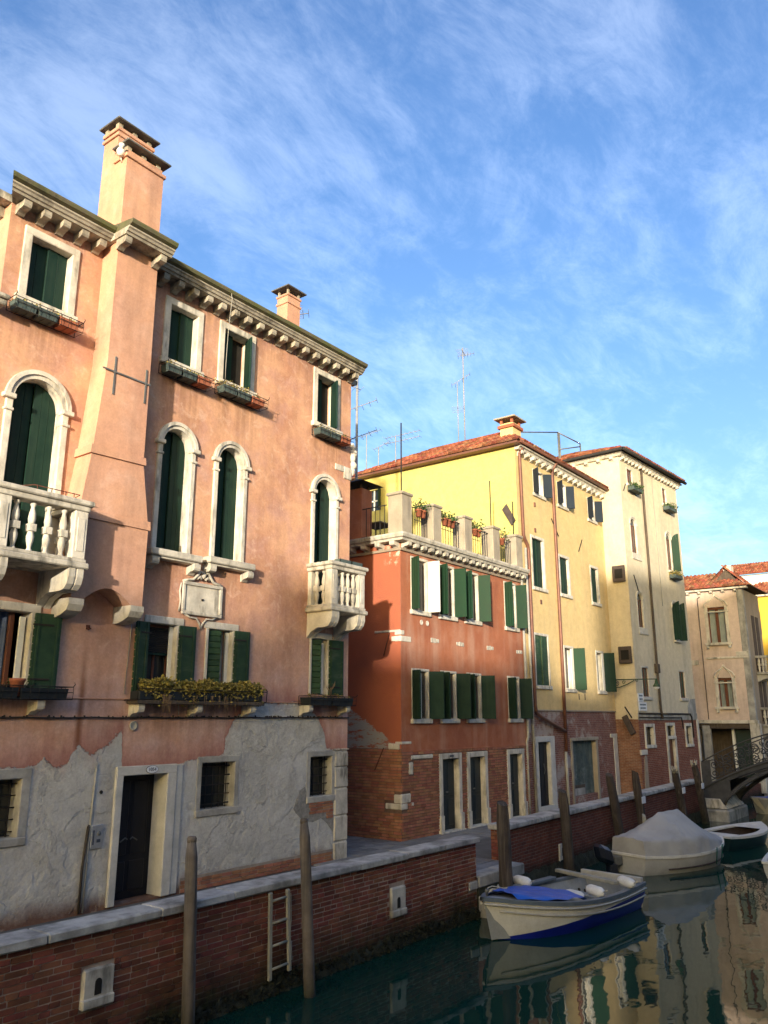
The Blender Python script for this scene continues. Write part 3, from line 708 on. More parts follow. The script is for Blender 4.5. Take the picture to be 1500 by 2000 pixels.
h = post('mooring_post', 'smooth grey-brown post nearest the camera, before the dark doorway', (7.60, 8.80), (7.51, 8.86, 1.53), .088, .080, 'pile_grey', 'round')
MB().lathe([(.062, 0), (.066, .05), (.05, .075), (.0, .08)], (7.51, 8.86, 1.50)).build('cap', 'pile_grey', h)
h = post('mooring_post', 'smooth grey-brown post standing just right of the wooden ladder', (9.58, 8.50), (9.40, 8.60, 1.60), .088, .080, 'pile_grey', 'round')
MB().lathe([(.055, 0), (.06, .05), (.045, .075), (.0, .08)], (9.40, 8.60, 1.57)).build('cap', 'pile_grey', h)
post('mooring_post', 'thick dark split timber post at the bow of the blue boat', (15.55, 8.62), (15.46, 8.64, 1.38), .145, .135, 'pile_dark', 'cut')
post('mooring_post', 'weathered timber post behind the stern of the blue boat', (19.85, 9.22), (19.75, 9.3, 1.30), .155, .13, 'pile_dark', 'cut')
post('mooring_post', 'leaning timber post with pointed dark head left of the covered boat', (24.1, 9.45), (23.45, 9.55, 1.48), .15, .12, 'pile_dark', 'cut')
for lab, b, t in (('timber post with white plate rising behind the covered boat', (25.9, 9.52), (25.75, 9.62, 1.45)),
                  ('leaning timber post with white plate and frayed pale top by the slim doorway', (30.6, 9.60), (29.75, 9.68, 1.30)),
                  ('last timber post with white plate beside the iron bridge', (32.9, 9.62), (32.1, 9.72, 1.40))):
    h = post('mooring_post', lab, b, t, .14, .12, 'pile_dark', 'cut')
    f = (.62 + 1.6) / (t[2] + 1.6); cx = b[0] + (t[0] - b[0]) * f; cy = b[1] + (t[1] - b[1]) * f
    MB().cbox(cx - .15, cx + .15, cy - .175, cy - .15, .52, .72, .01).build('number_plate', 'sign_white', h)
    if 'frayed' in lab or 'last' in lab:
        m = MB()
        for i in range(26): a = rnd.uniform(0, 6.28); m.tube([(t[0] + math.cos(a) * .08, t[1] + math.sin(a) * .08, t[2] - .1), (t[0] + math.cos(a) * .12, t[1] + math.sin(a) * .12, t[2] + rnd.uniform(.02, .16))], .012, 4)
        m.build('frayed_top', 'rope', h)
post('mooring_stake', 'short pale stake beside the stern of the covered boat', (24.7, 9.0), (24.62, 9.02, .30), .075, .06, 'ladder_wood', 'cut', None)

# ------------------------------------------------------------------ ladder
lad = thing('ladder', 'pale wooden ladder fixed to the brick canal wall', 'ladder', (9.25, 8.92, -.52))
def rail(x0, x1, zt): return MB().cbox(-.035, .035, -.02, .02, 0, 1, .01)
for xb, xt, zb, zt in ((9.11, 9.07, -.52, .64), (9.51, 9.43, -.48, .635)):
    m = MB().cbox(-.036, .036, -.022, .022, 0, 1, .012); m.v = [(xb + (xt - xb) * z + x, 8.92 + y, zb + (zt - zb) * z) for x, y, z in m.v]; m.build('rail', 'ladder_wood', lad)
for z in (.52, .22, -.08, -.38): MB().tube([(9.085 + (.44 - z) * .03, 8.92, z), (9.445 + (.44 - z) * .06, 8.92, z + .015)], .018, 8).build('rung', 'ladder_wood', lad)
tag(MB().tube([(9.57, 8.985, .55), (9.59, 8.98, .2), (9.56, 8.975, -.1), (9.58, 8.97, -.38), (9.61, 8.97, -.35), (9.59, 8.97, -.1)], .006, 5).build('mooring_line', 'rope', org=(9.58, 8.98, -.4)), 'thin line hanging on the brick wall right of the ladder', 'rope')
# ================================================================== salmon house
Y = 12.6
sal = thing('salmon_house', 'tall salmon plastered house with stone balconies and a big chimney', 'house', (10.5, Y, 0))
XL, XR, ZT = 5.86, 15.22, 12.0
RECT = {'t0': (6.28, 7.08, 10.18, 11.41), 't1': (9.33, 10.06, 10.15, 11.41), 't2': (10.80, 11.60, 10.20, 11.46), 't3': (13.88, 14.62, 10.15, 11.47),
        'm0': (5.98, 7.05, 3.56, 4.78), 'm1': (9.37, 10.03, 3.58, 4.83), 'm2': (10.80, 11.46, 3.60, 4.84), 'm3': (13.88, 14.45, 3.60, 4.88),
        'door': (9.03, 10.0, 0.0, 2.11), 'b0': (6.2, 7.19, 1.28, 2.17), 'b1': (10.82, 11.69, 1.37, 2.25), 'b2': (13.93, 14.68, 1.38, 2.25)}
ARCH = {'a0': (6.28, 7.20, 5.62, 8.79), 'a1': (9.36, 10.10, 6.20, 8.76), 'a2': (10.81, 11.55, 6.25, 8.76), 'a3': (13.86, 14.64, 5.62, 8.77)}
front = lambda u, w, z: (u, Y + w, z)
MB().sheet(XL, XR, -.3, ZT, front, list(RECT.values()) + [(*a, 'arch') for a in ARCH.values()], .34).build('front_wall', 'plaster_salmon', sal)
MB().add([(XR, Y, -.3), (XR, Y + 9, -.3), (XR, Y + 9, ZT), (XR, Y, ZT)], [(0, 1, 2, 3)]).add([(XL, Y, -.3), (XL, Y + 9, -.3), (XL, Y + 9, ZT), (XL, Y, ZT)], [(0, 1, 2, 3)]).add([(XL, Y + 9, -.3), (XR, Y + 9, -.3), (XR, Y + 9, ZT), (XL, Y + 9, ZT)], [(0, 1, 2, 3)]).build('side_walls', 'plaster_breast', sal)
# floors inside keep the openings dark
for z in (3.2, 5.3, 9.4): MB().box(XL + .05, XR - .05, Y + .45, Y + 8.9, z - .1, z).build('floor', 'interior', sal)
MB().box(XL + .05, XR - .05, Y + 1.6, Y + 1.7, 0, ZT).build('inner_wall', 'interior', sal)
# cornice: gutter moulding with modillions
def run(prof, xa, xb, y, name, mat, h, miter=(0, 0)):
    m = MB(); n = len(prof)
    va = [(xa - (miter[0] * -p[0]), y + p[0], p[1]) for p in prof]; vb = [(xb + (miter[1] * -p[0]), y + p[0], p[1]) for p in prof]
    m.add(va + vb, [(i, (i + 1) % n, n + (i + 1) % n, n + i) for i in range(n)] + [tuple(range(n)), tuple(range(2 * n - 1, n - 1, -1))])
    return m.build(name, mat, h)
CP = [(0, 11.84), (-.33, 11.84), (-.35, 11.88), (-.38, 11.89), (-.40, 11.93), (-.43, 11.95), (-.43, 11.98), (0, 11.98)]
GP = [(0, 11.982), (-.44, 11.982), (-.50, 12.01), (-.52, 12.06), (-.52, 12.09), (.3, 12.20), (.3, 12.0)]
for xa, xb, yy, mi in ((XL, 7.66, Y, (.55, 0)), (7.62, 8.68, Y - .48, (0, 0)), (8.66, XR + .06, Y, (0, 0))):
    run(CP, xa, xb, yy, 'cornice', 'stone_cornice', sal, mi); run(GP, xa, xb, yy, 'gutter', 'moss_lead', sal, mi)
for xa in (7.62, 8.55): MB().box(xa, xa + .13, Y - .47, Y + .01, 11.845, 11.978).build('cornice_return', 'stone_weathered', sal)
MB().box(XL - .3, XL + .02, Y, Y + 8, 11.84, 11.98).build('cornice_return', 'stone_weathered', sal)
br = modillion(.14, .30, .20, 'stone_cornice')
for i in range(5): inst('bracket', br, sal, (6.0 + i * .375, Y, 11.838))
for i in range(17): inst('bracket', br, sal, (8.98 + i * .383, Y, 11.838))
inst('bracket', br, sal, (7.72, Y - .48, 11.838)); inst('bracket', br, sal, (8.52, Y - .48, 11.838))
inst('bracket', br, sal, (XR, Y + .10, 11.836), (0, 0, math.pi / 2))
inst('bracket', br, sal, (XL, Y + .3, 11.836), (0, 0, -math.pi / 2))
rf = MB().add([(XL + .1, Y - .2, 12.19), (XR + .35, Y - .2, 12.19), (XR - 3, Y + 4.5, 13.6), (XL + 3, Y + 4.5, 13.6), (XR + .35, Y + 9.2, 12.19), (XL + .1, Y + 9.2, 12.19)], [(0, 1, 2, 3), (1, 4, 2), (4, 5, 3, 2), (5, 0, 3)]).build('roof', 'roof_tile', sal)
# ---- chimney breast and stack
yb = Y - .48
P = [(7.70, 11.9), (8.60, 11.9), (8.62, 9.6), (8.63, 7.66), (8.84, 6.46), (8.83, 5.02)] + [(8.62, 5.0)] + [(8.62 - 1.0 * t, 5.0 + .26 * math.sin(math.pi * t)) for t in [i / 12 for i in range(1, 12)]] + [(7.62, 5.0), (7.42, 5.04), (7.41, 6.46), (7.56, 7.62), (7.70, 9.4)]
MB().prism(P, 'y', yb, Y + .02).build('chimney_breast', 'plaster_breast', sal)
bd = MB().prism([(7.525, 7.74), (8.655, 7.76), (8.67, 7.62), (7.51, 7.58)], 'y', yb - .035, Y + .01).build('band', 'plaster_breast', sal)
MB().prism([(7.39, 6.56), (8.86, 6.58), (8.87, 6.42), (7.38, 6.42)], 'y', yb - .03, Y + .01).build('band', 'plaster_breast', sal)
for xa in (7.52, 8.72):
    me = MB().prism([(0, 0), (-.50, 0), (-.50, -.10), (-.44, -.20), (-.30, -.26), (-.14, -.30), (0, -.30)], 'x', -.14, .14).mesh('corbel', 'stone_weathered')
    inst('corbel', me, sal, (xa, Y, 5.02))
m = MB()                                                        # iron tie straps
m.box(7.84, 7.87, yb - .02, yb + .01, 8.78, 9.52).box(8.52, 8.55, yb - .02, yb + .01, 8.82, 9.50).box(7.60, 8.64, yb - .028, yb - .016, 9.20, 9.23)
m.build('tie_iron', 'zinc', sal)
ch = MB().box(7.73, 8.60, yb + .03, yb + .44, 11.95, 13.74).cbox(7.69, 8.64, yb - .01, yb + .44, 13.74, 13.82, .01).box(7.75, 8.58, yb + .06, yb + .44, 13.82, 13.94).build('chimney', 'plaster_breast', sal)
MB().box(7.76, 8.57, yb + .44, yb + .92, 11.95, 14.62).cbox(7.72, 8.61, yb + .41, yb + .95, 14.44, 14.51, .01).cbox(7.72, 8.61, yb + .41, yb + .95, 14.57, 14.65, .01).build('flue', 'plaster_breast', ch)
MB().cbox(7.65, 8.70, yb - .08, yb + .46, 14.04, 14.085, .012).build('hood_slab', 'zinc', ch)
MB().cbox(7.66, 8.68, yb + .33, yb + 1.02, 14.77, 14.81, .012).build('hood_slab', 'zinc', ch)
m = MB()
for xx in (7.80, 8.15, 8.50): m.box(xx - .05, xx + .05, yb + .08, yb + .2, 13.92, 14.05).box(xx - .05, xx + .05, yb + .46, yb + .56, 14.62, 14.78).box(xx - .05, xx + .05, yb + .82, yb + .92, 14.62, 14.78)
m.build('hood_props', 'concrete_warm', ch)
MB().cbox(7.60, 8.72, yb - .06, yb + .5, 12.06, 12.16, .02).build('flashing', 'moss_lead', ch)
m = MB().lathe([(.035, -.09), (.075, -.04), (.085, .03), (.05, .10), (.0, .12)], (7.64, yb + .12, 13.82), 10); m.lathe([(.0, -.03), (.05, 0), (.06, .05), (.0, .08)], (7.60, yb + .04, 13.88), 10); m.tube([(7.66, yb + .14, 13.74), (7.74, yb + .2, 13.67)], .015, 6)
m.build('floodlight', 'white_paint', ch)
# second, slimmer chimney
c2 = MB().box(13.42, 13.88, Y + .66, Y + 1.04, 12.0, 13.55).cbox(13.39, 13.91, Y + .63, Y + 1.07, 13.46, 13.52, .01).box(13.42, 13.88, Y + .66, Y + 1.04, 13.55, 13.72).cbox(13.39, 13.91, Y + .63, Y + 1.07, 13.68, 13.74, .01).build('chimney', 'plaster_breast', sal)
m = MB()
for a in (13.43, 13.82):
    for b in (Y + .67, Y + .98): m.box(a, a + .05, b, b + .05, 13.73, 13.89)
m.build('hood_props', 'concrete_warm', c2)
m = MB().add([(13.30, Y + .54, 13.88), (14.0, Y + .54, 13.88), (14.0, Y + 1.16, 13.88), (13.30, Y + 1.16, 13.88), (13.65, Y + .85, 13.99), (13.30, Y + .54, 13.91), (14.0, Y + .54, 13.91), (14.0, Y + 1.16, 13.91), (13.30, Y + 1.16, 13.91)],
      [(0, 1, 2, 3), (5, 6, 4), (6, 7, 4), (7, 8, 4), (8, 5, 4), (0, 1, 6, 5), (1, 2, 7, 6), (2, 3, 8, 7), (3, 0, 5, 8)])
m.build('hood', 'zinc', c2)
# ---- top floor windows
for k in ('t0', 't1', 't2', 't3'):
    a, b, c, d = RECT[k]; rect_frame(sal, Y, a, b, c, d, .14, .035, .26, 'stone'); w = (b - a) / 2 - .005
    yy = Y + .20
    if k in ('t0', 't1'): shutter(sal, a + .012, yy, c + .02, d - .015, w, 1, 0, 2); shutter(sal, b - .012, yy - .02, c + .02, d - .015, w, -1, 4, 2)
    else:
        shutter(sal, a + .012, yy, c + .02, d - .015, w, 1, 0, 2); shutter(sal, b - .012, yy - .04, c + .02, d - .015, w * .95, -1, 66, 2); MB().box(a, b, Y + .29, Y + .31, c, d).build('dark_backing', 'interior', sal)  # flat dark sheet stands in for the unlit room behind the shutters
# ---- arched windows
for k in ('a0', 'a1', 'a2', 'a3'):
    a, b, c, d = ARCH[k]; arch_frame(sal, Y, a, b, c, d, .115 if k == 'a0' else .10, .045, .28, 'stone'); w = (b - a) / 2 - .012
    shutter(sal, a + .012, Y + .24, c + .02, d - .02, w, 1, 0, 3, arch=True); shutter(sal, b - .012, Y + .215, c + .02, d - .02, w, -1, 3, 3, arch=True)
for a, b, z in ((9.12, 10.36, 6.20), (10.53, 11.80, 6.25)):
    sl = MB().cbox(a, b, Y - .26, Y + .2, z - .13, z + .005, .02).cbox(a + .05, b - .05, Y - .20, Y + .02, z - .17, z - .12, .01).build('sill_shelf', 'stone_weathered', sal)
    me = modillion(.16, .24, .20, 'stone_weathered')
    for xx in (a + .12, b - .12): inst('bracket', me, sl, (xx, Y, z - .168)).location = (xx - 10.5, 0, z - .168)
# ---- stone plaque with carved crest
pq = MB().cbox(10.10, 11.02, Y - .05, Y + .01, 5.09, 5.66, .012).build('plaque', 'stone_weathered', sal)
m = MB().cbox(10.05, 11.07, Y - .085, Y - .04, 5.63, 5.70, .01).cbox(10.05, 11.07, Y - .085, Y - .04, 5.05, 5.12, .01).cbox(10.05, 10.12, Y - .08, Y - .04, 5.12, 5.63, .01).cbox(11.0, 11.07, Y - .08, Y - .04, 5.12, 5.63, .01).build('plaque_frame', 'stone_weathered', pq)
m = MB()
for sx in (-1, 1):
    m.tube([(10.56 + sx * .50, Y - .05, 5.70), (10.56 + sx * .40, Y - .06, 5.73), (10.56 + sx * .26, Y - .06, 5.75), (10.56 + sx * .17, Y - .07, 5.84), (10.56 + sx * .10, Y - .07, 5.93), (10.56 + sx * .03, Y - .07, 5.90)], .03, 6)
    m.tube([(10.56 + sx * .16, Y - .05, 5.78), (10.56 + sx * .10, Y - .06, 5.83), (10.56 + sx * .05, Y - .06, 5.78)], .028, 6)
    m.tube([(10.56 + sx * .42, Y - .04, 5.06), (10.56 + sx * .28, Y - .05, 5.0), (10.56 + sx * .13, Y - .05, 5.0), (10.56 + sx * .04, Y - .05, 4.90), (10.56, Y - .04, 4.80)], .02, 6)
    m.tube([(10.56 + sx * .52, Y - .03, 5.66), (10.56 + sx * .55, Y - .03, 5.5), (10.56 + sx * .52, Y - .03, 5.3), (10.56 + sx * .55, Y - .03, 5.1)], .018, 6)
m.lathe([(0, -.06), (.05, -.03), (.06, .02), (.0, .09)], (10.56, Y - .06, 5.86), 8)
m.build('crest', 'stone_weathered', pq)
MB().lathe([(.0, 0), (.03, .005), (.025, .02), (0, .025)], (10.56, Y - .06, 5.37), 8).box(10.54, 10.58, Y - .07, Y - .05, 5.35, 5.39).build('plaque_boss', 'iron', pq)
# ---- balconies
def balustrade_profile(h):
    return [(.045, 0), (.05, .02), (.03, .05), (.034, .08), (.055, .17), (.06, .24), (.045, .30), (.045, .32)], [(.045, .44), (.05, .46), (.06, .52), (.052, .60), (.030, .70), (.032, .72), (.048, .75), (.045, .78)]
lo_, hi_ = balustrade_profile(0)
bal = MB().lathe(lo_, n=12).cbox(-.062, .062, -.062, .062, .32, .44, .006).lathe(hi_, n=12).mesh('baluster', 'stone')
def balcony(x0, x1, y0, zf, nfront, nside, posts_w=.2):
    """floor top at zf, rail on balusters .78 high"""
    o = MB().cbox(x0 - .06, x1 + .06, y0 - .06, Y + .02, zf - .16, zf - .06, .02).cbox(x0 - .02, x1 + .02, y0 - .02, Y + .02, zf - .06, zf, .012).build('balcony', 'stone_weathered', sal)
    MB().cbox(x0 - .02, x1 + .02, y0 - .02, y0 + .24, zf + .80, zf + .89, .012).cbox(x0 - .07, x1 + .07, y0 - .07, y0 + .29, zf + .89, zf + .98, .02).build('front_rail', 'stone_weathered', o)
    for a in (x0, x1 - .22): MB().cbox(a - .02, a + .24, y0 + .24, Y + .01, zf + .801, zf + .889, .012).cbox(a - .07, a + .29, y0 + .29, Y + .01, zf + .891, zf + .978, .02).build('side_rail', 'stone_weathered', o)
    for a in (x0, x1 - posts_w):
        MB().cbox(a, a + posts_w, y0, y0 + .2, zf, zf + .80, .012).cbox(a + .05, a + posts_w - .05, y0 - .012, y0 + .1, zf + .12, zf + .68, .008).build('pedestal', 'stone', o)
        MB().cbox(a + .02, a + posts_w - .02, Y - .1, Y + .01, zf, zf + .80, .01).build('pedestal', 'stone', o)
    for i in range(nfront): inst('baluster', bal, o, (0, 0, 0)).location = (x0 + posts_w + (x1 - x0 - 2 * posts_w) * (i + .5) / nfront - 10.5, y0 + .11 - Y, zf + .005)
    for a in (x0 + .1, x1 - .1):
        for i in range(nside): inst('baluster', bal, o, (0, 0, 0)).location = (a - 10.5, y0 + .2 + (Y - y0 - .3) * (i + .5) / nside - Y, zf + .005)
    d = Y - y0
    Pf = [(0, 0), (-d - .02, 0), (-d - .02, -.14), (-d + .02, -.26), (-d + .10, -.34), (-d + .2, -.36), (-.34, -.36), (-.14, -.44), (0, -.58)]
    for a in (x0 + .14, x1 - .14):
        me = MB().prism(Pf, 'x', -.13, -.02).prism(Pf, 'x', .02, .13).prism([(p[0] * .985, p[1] * .96) for p in Pf], 'x', -.03, .03).mesh('console', 'stone')
        inst('console', me, o, (0, 0, 0)).location = (a - 10.5, 0, zf - .16)
    return o
bL = balcony(5.80, 7.36, Y - .88, 5.60, 4, 2, .24)
bR = balcony(13.70, 14.92, Y - .74, 5.60, 4, 2, .22)
# ---- first floor windows: shutters folded on the wall, boards one by one
for k in ('m0', 'm1', 'm2', 'm3'):
    a, b, c, d = RECT[k]; m = MB().cbox(a - .12, b + .14, Y - .03, Y + .2, d - .01, d + .13, .012).cbox(b - .012, b + .06, Y - .02, Y + .26, c, d + .01, .01).cbox(a - .06, a + .012, Y - .02, Y + .26, c, d + .01, .01)
    m.build('window_frame', 'stone', sal)
boarded_shutter(sal, 9.36, Y - .05, 3.52, 4.83, .34, 1, 170); boarded_shutter(sal, 10.05, Y - .055, 3.54, 4.83, .40, -1, 176)
boarded_shutter(sal, 11.48, Y - .055, 3.60, 4.85, .41, -1, 176); boarded_shutter(sal, 10.82, Y + .10, 3.62, 4.82, .33, 1, 20)
boarded_shutter(sal, 14.47, Y - .055, 3.60, 4.88, .48, -1, 176); boarded_shutter(sal, 13.90, Y + .10, 3.62, 4.86, .30, 1, 35)
boarded_shutter(sal, 7.08, Y - .055, 3.52, 4.78, .46, -1, 172)
sash(sal, Y + .26, 9.38, 10.02, 3.6, 4.82, 'wood_brown'); sash(sal, Y + .30, 10.82, 11.45, 3.62, 4.83, 'white_paint'); sash(sal, Y + .30, 13.9, 14.44, 3.62, 4.87, 'white_paint')
for (a, b) in ((9.93, 10.02), (11.37, 11.45), (14.36, 14.44)): MB().cbox(a, b, Y + .1, Y + .13, 3.62, 4.80, .005).build('casement', 'white_paint', sal)
bl = MB().box(9.40, 10.0, Y + .15, Y + .19, 4.76, 4.81).build('blind', 'wood_brown', sal)
me = MB().cbox(0, .60, -.018, .018, 0, .028, .003).mesh('slat', 'iron')
for i in range(13): inst('slat', me, bl, (0, 0, 0), (RAD(28), 0, 0)).location = (9.40 - 10.5, .17, 4.30 + i * .036)
MB().box(9.40, 10.0, Y + .15, Y + .19, 4.245, 4.285).build('bottom_bar', 'green_paint', bl)
cu_ = MB().grid(lambda u, v: (6.0 + .86 * u, Y + .30 + .025 * math.sin(u * 40), 3.58 + 1.2 * v), 60, 2).build('curtain', 'curtain_blue', sal)
MB().cbox(6.78, 6.86, Y + .18, Y + .24, 3.58, 4.76, .008).build('casement', 'wood_brown', sal)
MB().cbox(6.90, 7.0, Y + .08, Y + .12, 3.58, 4.70, .006).build('casement', 'white_paint', sal)
# ---- ledge, cable and fixtures
MB().cbox(XL, XR + .02, Y - .022, Y + .01, 3.40, 3.425, .006).build('string_course', 'plaster_breast', sal)
cp = [(XL + (XR - XL) * i / 60, Y - .035 + .004 * math.sin(i), 3.10 - .012 * abs(math.sin(i * .4))) for i in range(61)]
MB().tube(cp, .016, 6).build('wall_cable', 'cable', sal)
m = MB()
for i in range(90): xx = rnd.uniform(XL, XR); m.box(xx, xx + .012, Y - .055, Y - .02, 3.09, 3.09 + rnd.uniform(.02, .05))
m.build('cable_clips', 'cable', sal)
MB().tube([(10.15, Y - .05, 3.14), (10.14, Y - .03, 3.4)], .008, 5).tube([(8.93, Y - .02, 3.5), (8.96, Y - .02, 4.4), (8.98, Y - .02, 4.95)], .008, 5).build('drop_cable', 'grey_pipe', sal)
me = MB(); me.v = []; me.lathe([(.075, 0), (.085, .01), (.085, .025), (.06, .03), (.055, .022), (.0, .022)], n=18)
me.v = [(x + 9.18, Y - z, 2.95 + y) for x, y, z in me.v]; me.build('vent', 'grey_pipe', sal)
MB().cbox(8.49, 8.72, Y - .035, Y + .01, .96, 1.34, .01).build('intercom', 'aluminium', sal)
ic = [o for o in bpy.data.objects if o.name.startswith('intercom')][0]
MB().box(8.52, 8.545, Y - .042, Y - .03, 1.03, 1.26).box(8.60, 8.67, Y - .042, Y - .03, 1.06, 1.11).build('name_slot', 'ink', ic)
mm_ = MB().lathe([(.035, 0), (.035, .012), (0, .014)], n=12); mm_.v = [(x + 8.635, Y - .034 - z, 1.20 + y) for x, y, z in mm_.v]; mm_.build('speaker', 'zinc', ic)
MB().tube([(8.50, Y - .02, 2.35), (8.47, Y - .02, 1.5), (8.46, Y - .025, .9), (8.45, Y - .025, .0)], .014, 6).build('conduit', 'grey_pipe', sal)
MB().tube([(8.43, Y - .03, 1.35), (8.42, Y - .035, 1.33), (8.37, Y - .035, .7), (8.37, Y - .035, 0)], .022, 7).build('conduit', 'cable', sal)
m = MB().lathe([(.03, 0), (.03, .02), (.012, .03)], n=8); m.v = [(x + 8.63, Y - z, 1.86 + y) for x, y, z in m.v]
m.build('bell_push', 'iron', sal)
m = MB().box(8.06, 8.12, Y - .03, Y, 4.58, 4.66).tube([(8.09, Y - .02, 4.62), (8.12, Y - .06, 4.60), (8.07, Y - .06, 4.57)], .01, 5); m.build('iron_bolt', 'rust_iron', sal)
# ---- doorway
fr = MB().cbox(8.89, 9.04, Y - .05, Y + .36, 0, 2.12, .012).cbox(9.99, 10.20, Y - .05, Y + .36, 0, 2.12, .012).cbox(10.205, 10.36, Y - .03, Y + .1, 0, 2.25, .012).cbox(8.89, 10.2, Y - .055, Y + .36, 2.1, 2.26, .012).build('door_frame', 'stone_slab', sal)
dr_ = MB().box(9.03, 10.0, Y + .36, Y + .42, 0, 2.11).build('door', 'door_black', sal)
for i, (za, zb_) in enumerate(((.12, .62), (.72, 1.98))): MB().cbox(9.14, 9.48, Y + .34, Y + .37, za, zb_, .015).cbox(9.55, 9.89, Y + .34, Y + .37, za, zb_, .015).build('door_panel', 'door_black', dr_)
m = MB()
for sx in (-1, 1): m.tube([(9.515 + sx * (.03 + .05 * i), Y + .335, .98 + .03 * math.sin(i * 1.6)) for i in range(4)], .012, 6)
m.build('door_handle', 'zinc', dr_)
# oval number plate
ell = [(9.62 + .125 * math.cos(t * math.pi / 14), 2.185 + .062 * math.sin(t * math.pi / 14)) for t in range(28)]
npl = MB().prism(ell, 'y', Y - .068, Y - .05).build('number_plate', 'sign_white', fr)
ell2 = [(9.62 + .135 * math.cos(t * math.pi / 14), 2.185 + .07 * math.sin(t * math.pi / 14)) for t in range(28)]
MB().prism(ell2, 'y', Y - .064, Y - .052).build('plate_rim', 'ink', fr)
def text_mesh(txt, size, mat, parent, loc, rot, ext=.002):
    cu = bpy.data.curves.new('digits', 'FONT'); cu.body = txt; cu.size = size; cu.extrude = ext; cu.align_x = 'CENTER'; cu.align_y = 'CENTER'
    ob = bpy.data.objects.new('digits', cu); col.objects.link(ob); dg = bpy.context.evaluated_depsgraph_get()
    me = bpy.data.meshes.new_from_object(ob.evaluated_get(dg)); bpy.data.objects.remove(ob); me.materials.clear(); me.materials.append(M(mat))
    return inst('digits', me, parent, loc, rot)
text_mesh('1054', .085, 'ink', fr, (9.62, Y - .071, 2.185), (math.pi / 2, 0, 0))
# ---- barred ground floor windows
for k in ('b0', 'b1', 'b2'):
    a, b, c, d = RECT[k]
    f_ = rect_frame(sal, Y, a, b, c, d, .11 if k != 'b0' else .15, .012, .3, 'stone_grey', sill=.02, sw=0)
    MB().box(a, b, Y + .28, Y + .3, c, d).build('pane', 'glass', f_)
    g_ = MB().box(a, b, Y + .19, Y + .2, c + .02, c + .03).build('bars', 'iron', sal)
    nv = 5 if k != 'b2' else 4
    for i in range(nv): xx = a + (b - a) * (i + .5) / nv; inst('bar', MB().tube([(0, 0, c), (0, 0, d)], .010, 6).mesh('bar', 'iron'), g_, (0, 0, 0)).location = (xx - 10.5, .16, 0)
    for i in range(5): zc = c + (d - c) * (i + .5) / 5; inst('bar', MB().tube([(a, 0, 0), (b, 0, 0)], .011, 6).mesh('bar', 'iron'), g_, (0, 0, 0)).location = (-10.5, .145, zc)
# ---- corner pier, bare footing, fallen patch
m = MB()
zz_ = -.05
for hgt in (.42, .55, .6, .46, .36):
    m = MB().cbox(14.76, XR + .025, Y - .03, Y + .4, zz_ + .004, min(zz_ + hgt, 2.36) - .004, .03); m.v = [(x + rnd.uniform(-.012, .008), y + rnd.uniform(-.006, .006), z) for x, y, z in m.v]; m.build('corner_stone', 'stone_weathered', sal); zz_ += hgt
MB().cbox(14.70, XR + .03, Y - .035, Y + .4, 2.36, 2.39, .005).build('corner_ledge', 'stone_weathered', sal)
pt = [(13.77, 1.62), (13.62, 1.55), (13.50, 1.36), (13.43, 1.19), (13.50, 1.10), (13.66, .98), (13.88, .89), (14.05, .86), (14.33, .92), (14.52, .80), (14.74, .59), (14.745, 1.34), (13.90, 1.34)]
pa = MB().prism(pt, 'y', Y - .006, Y + .02).build('bare_patch', 'rubble', sal)
it = [(a, b, z) for a, b, z in bricks(sal, None, 13.92, 14.72, .90, 1.30, [], None, None, 0, rnd, bl=.22, bh=.055) if not (z < 1.0 and a < 14.3)]
place_bricks(pa, False, Y - .004, it, 'brick_orange', 'brick_orange_rest', 99, lambda t: t[2], .055, .014)
it = bricks(sal, None, 10.45, 14.74, -.02, .20, [], None, None, 0, rnd, bl=.24, bh=.06)
ft = MB().box(10.45, 14.75, Y - .008, Y + .01, -.02, .235).build('bare_footing', 'mortar', sal)
place_bricks(ft, False, Y - .006, it, 'brick_orange', 'brick_orange_rest', 80, lambda t: t[0], .06, .012)
# carved stone head at the roof-side corner and a stone inset
m = MB().cbox(14.95, XR + .03, Y - .03, Y + .2, 8.98, 9.30, .015).cbox(14.62, 15.0, Y - .02, Y + .1, 9.14, 9.30, .012); m.build('corner_inset', 'stone', sal)
m = MB()
for i, (r_, z_) in enumerate(((.07, 9.25), (.10, 9.42), (.085, 9.60), (.11, 9.75), (.075, 9.9))): m.lathe([(0, -.12), (r_, -.07), (r_ * 1.1, .02), (r_ * .6, .1), (0, .13)], (15.32 + .03 * (i % 2), Y + .02, z_), 9)
m.build('carved_finial', 'stone', sal)
m = MB().cbox(5.50, 5.88, Y - .36, Y + .01, 9.84, 9.92, .02).cbox(5.54, 5.86, Y - .30, Y + .01, 9.74, 9.845, .02); m.build('corner_shelf', 'stone_weathered', sal)

MB().tube([(10.50, Y - .50, 12.06), (10.56, Y - .48, 11.9), (10.57, Y - .40, 11.2), (10.60, Y - .34, 10.4), (10.64, Y - .3, 10.1)], .007, 5).build('hanging_cable', 'grey_pipe', sal)
MB().tube([(8.72, Y - .30, 11.8), (8.70, Y - .16, 11.3), (8.66, Y - .05, 10.7), (8.665, Y - .04, 9.6)], .009, 5).build('hanging_cable', 'cable', sal)
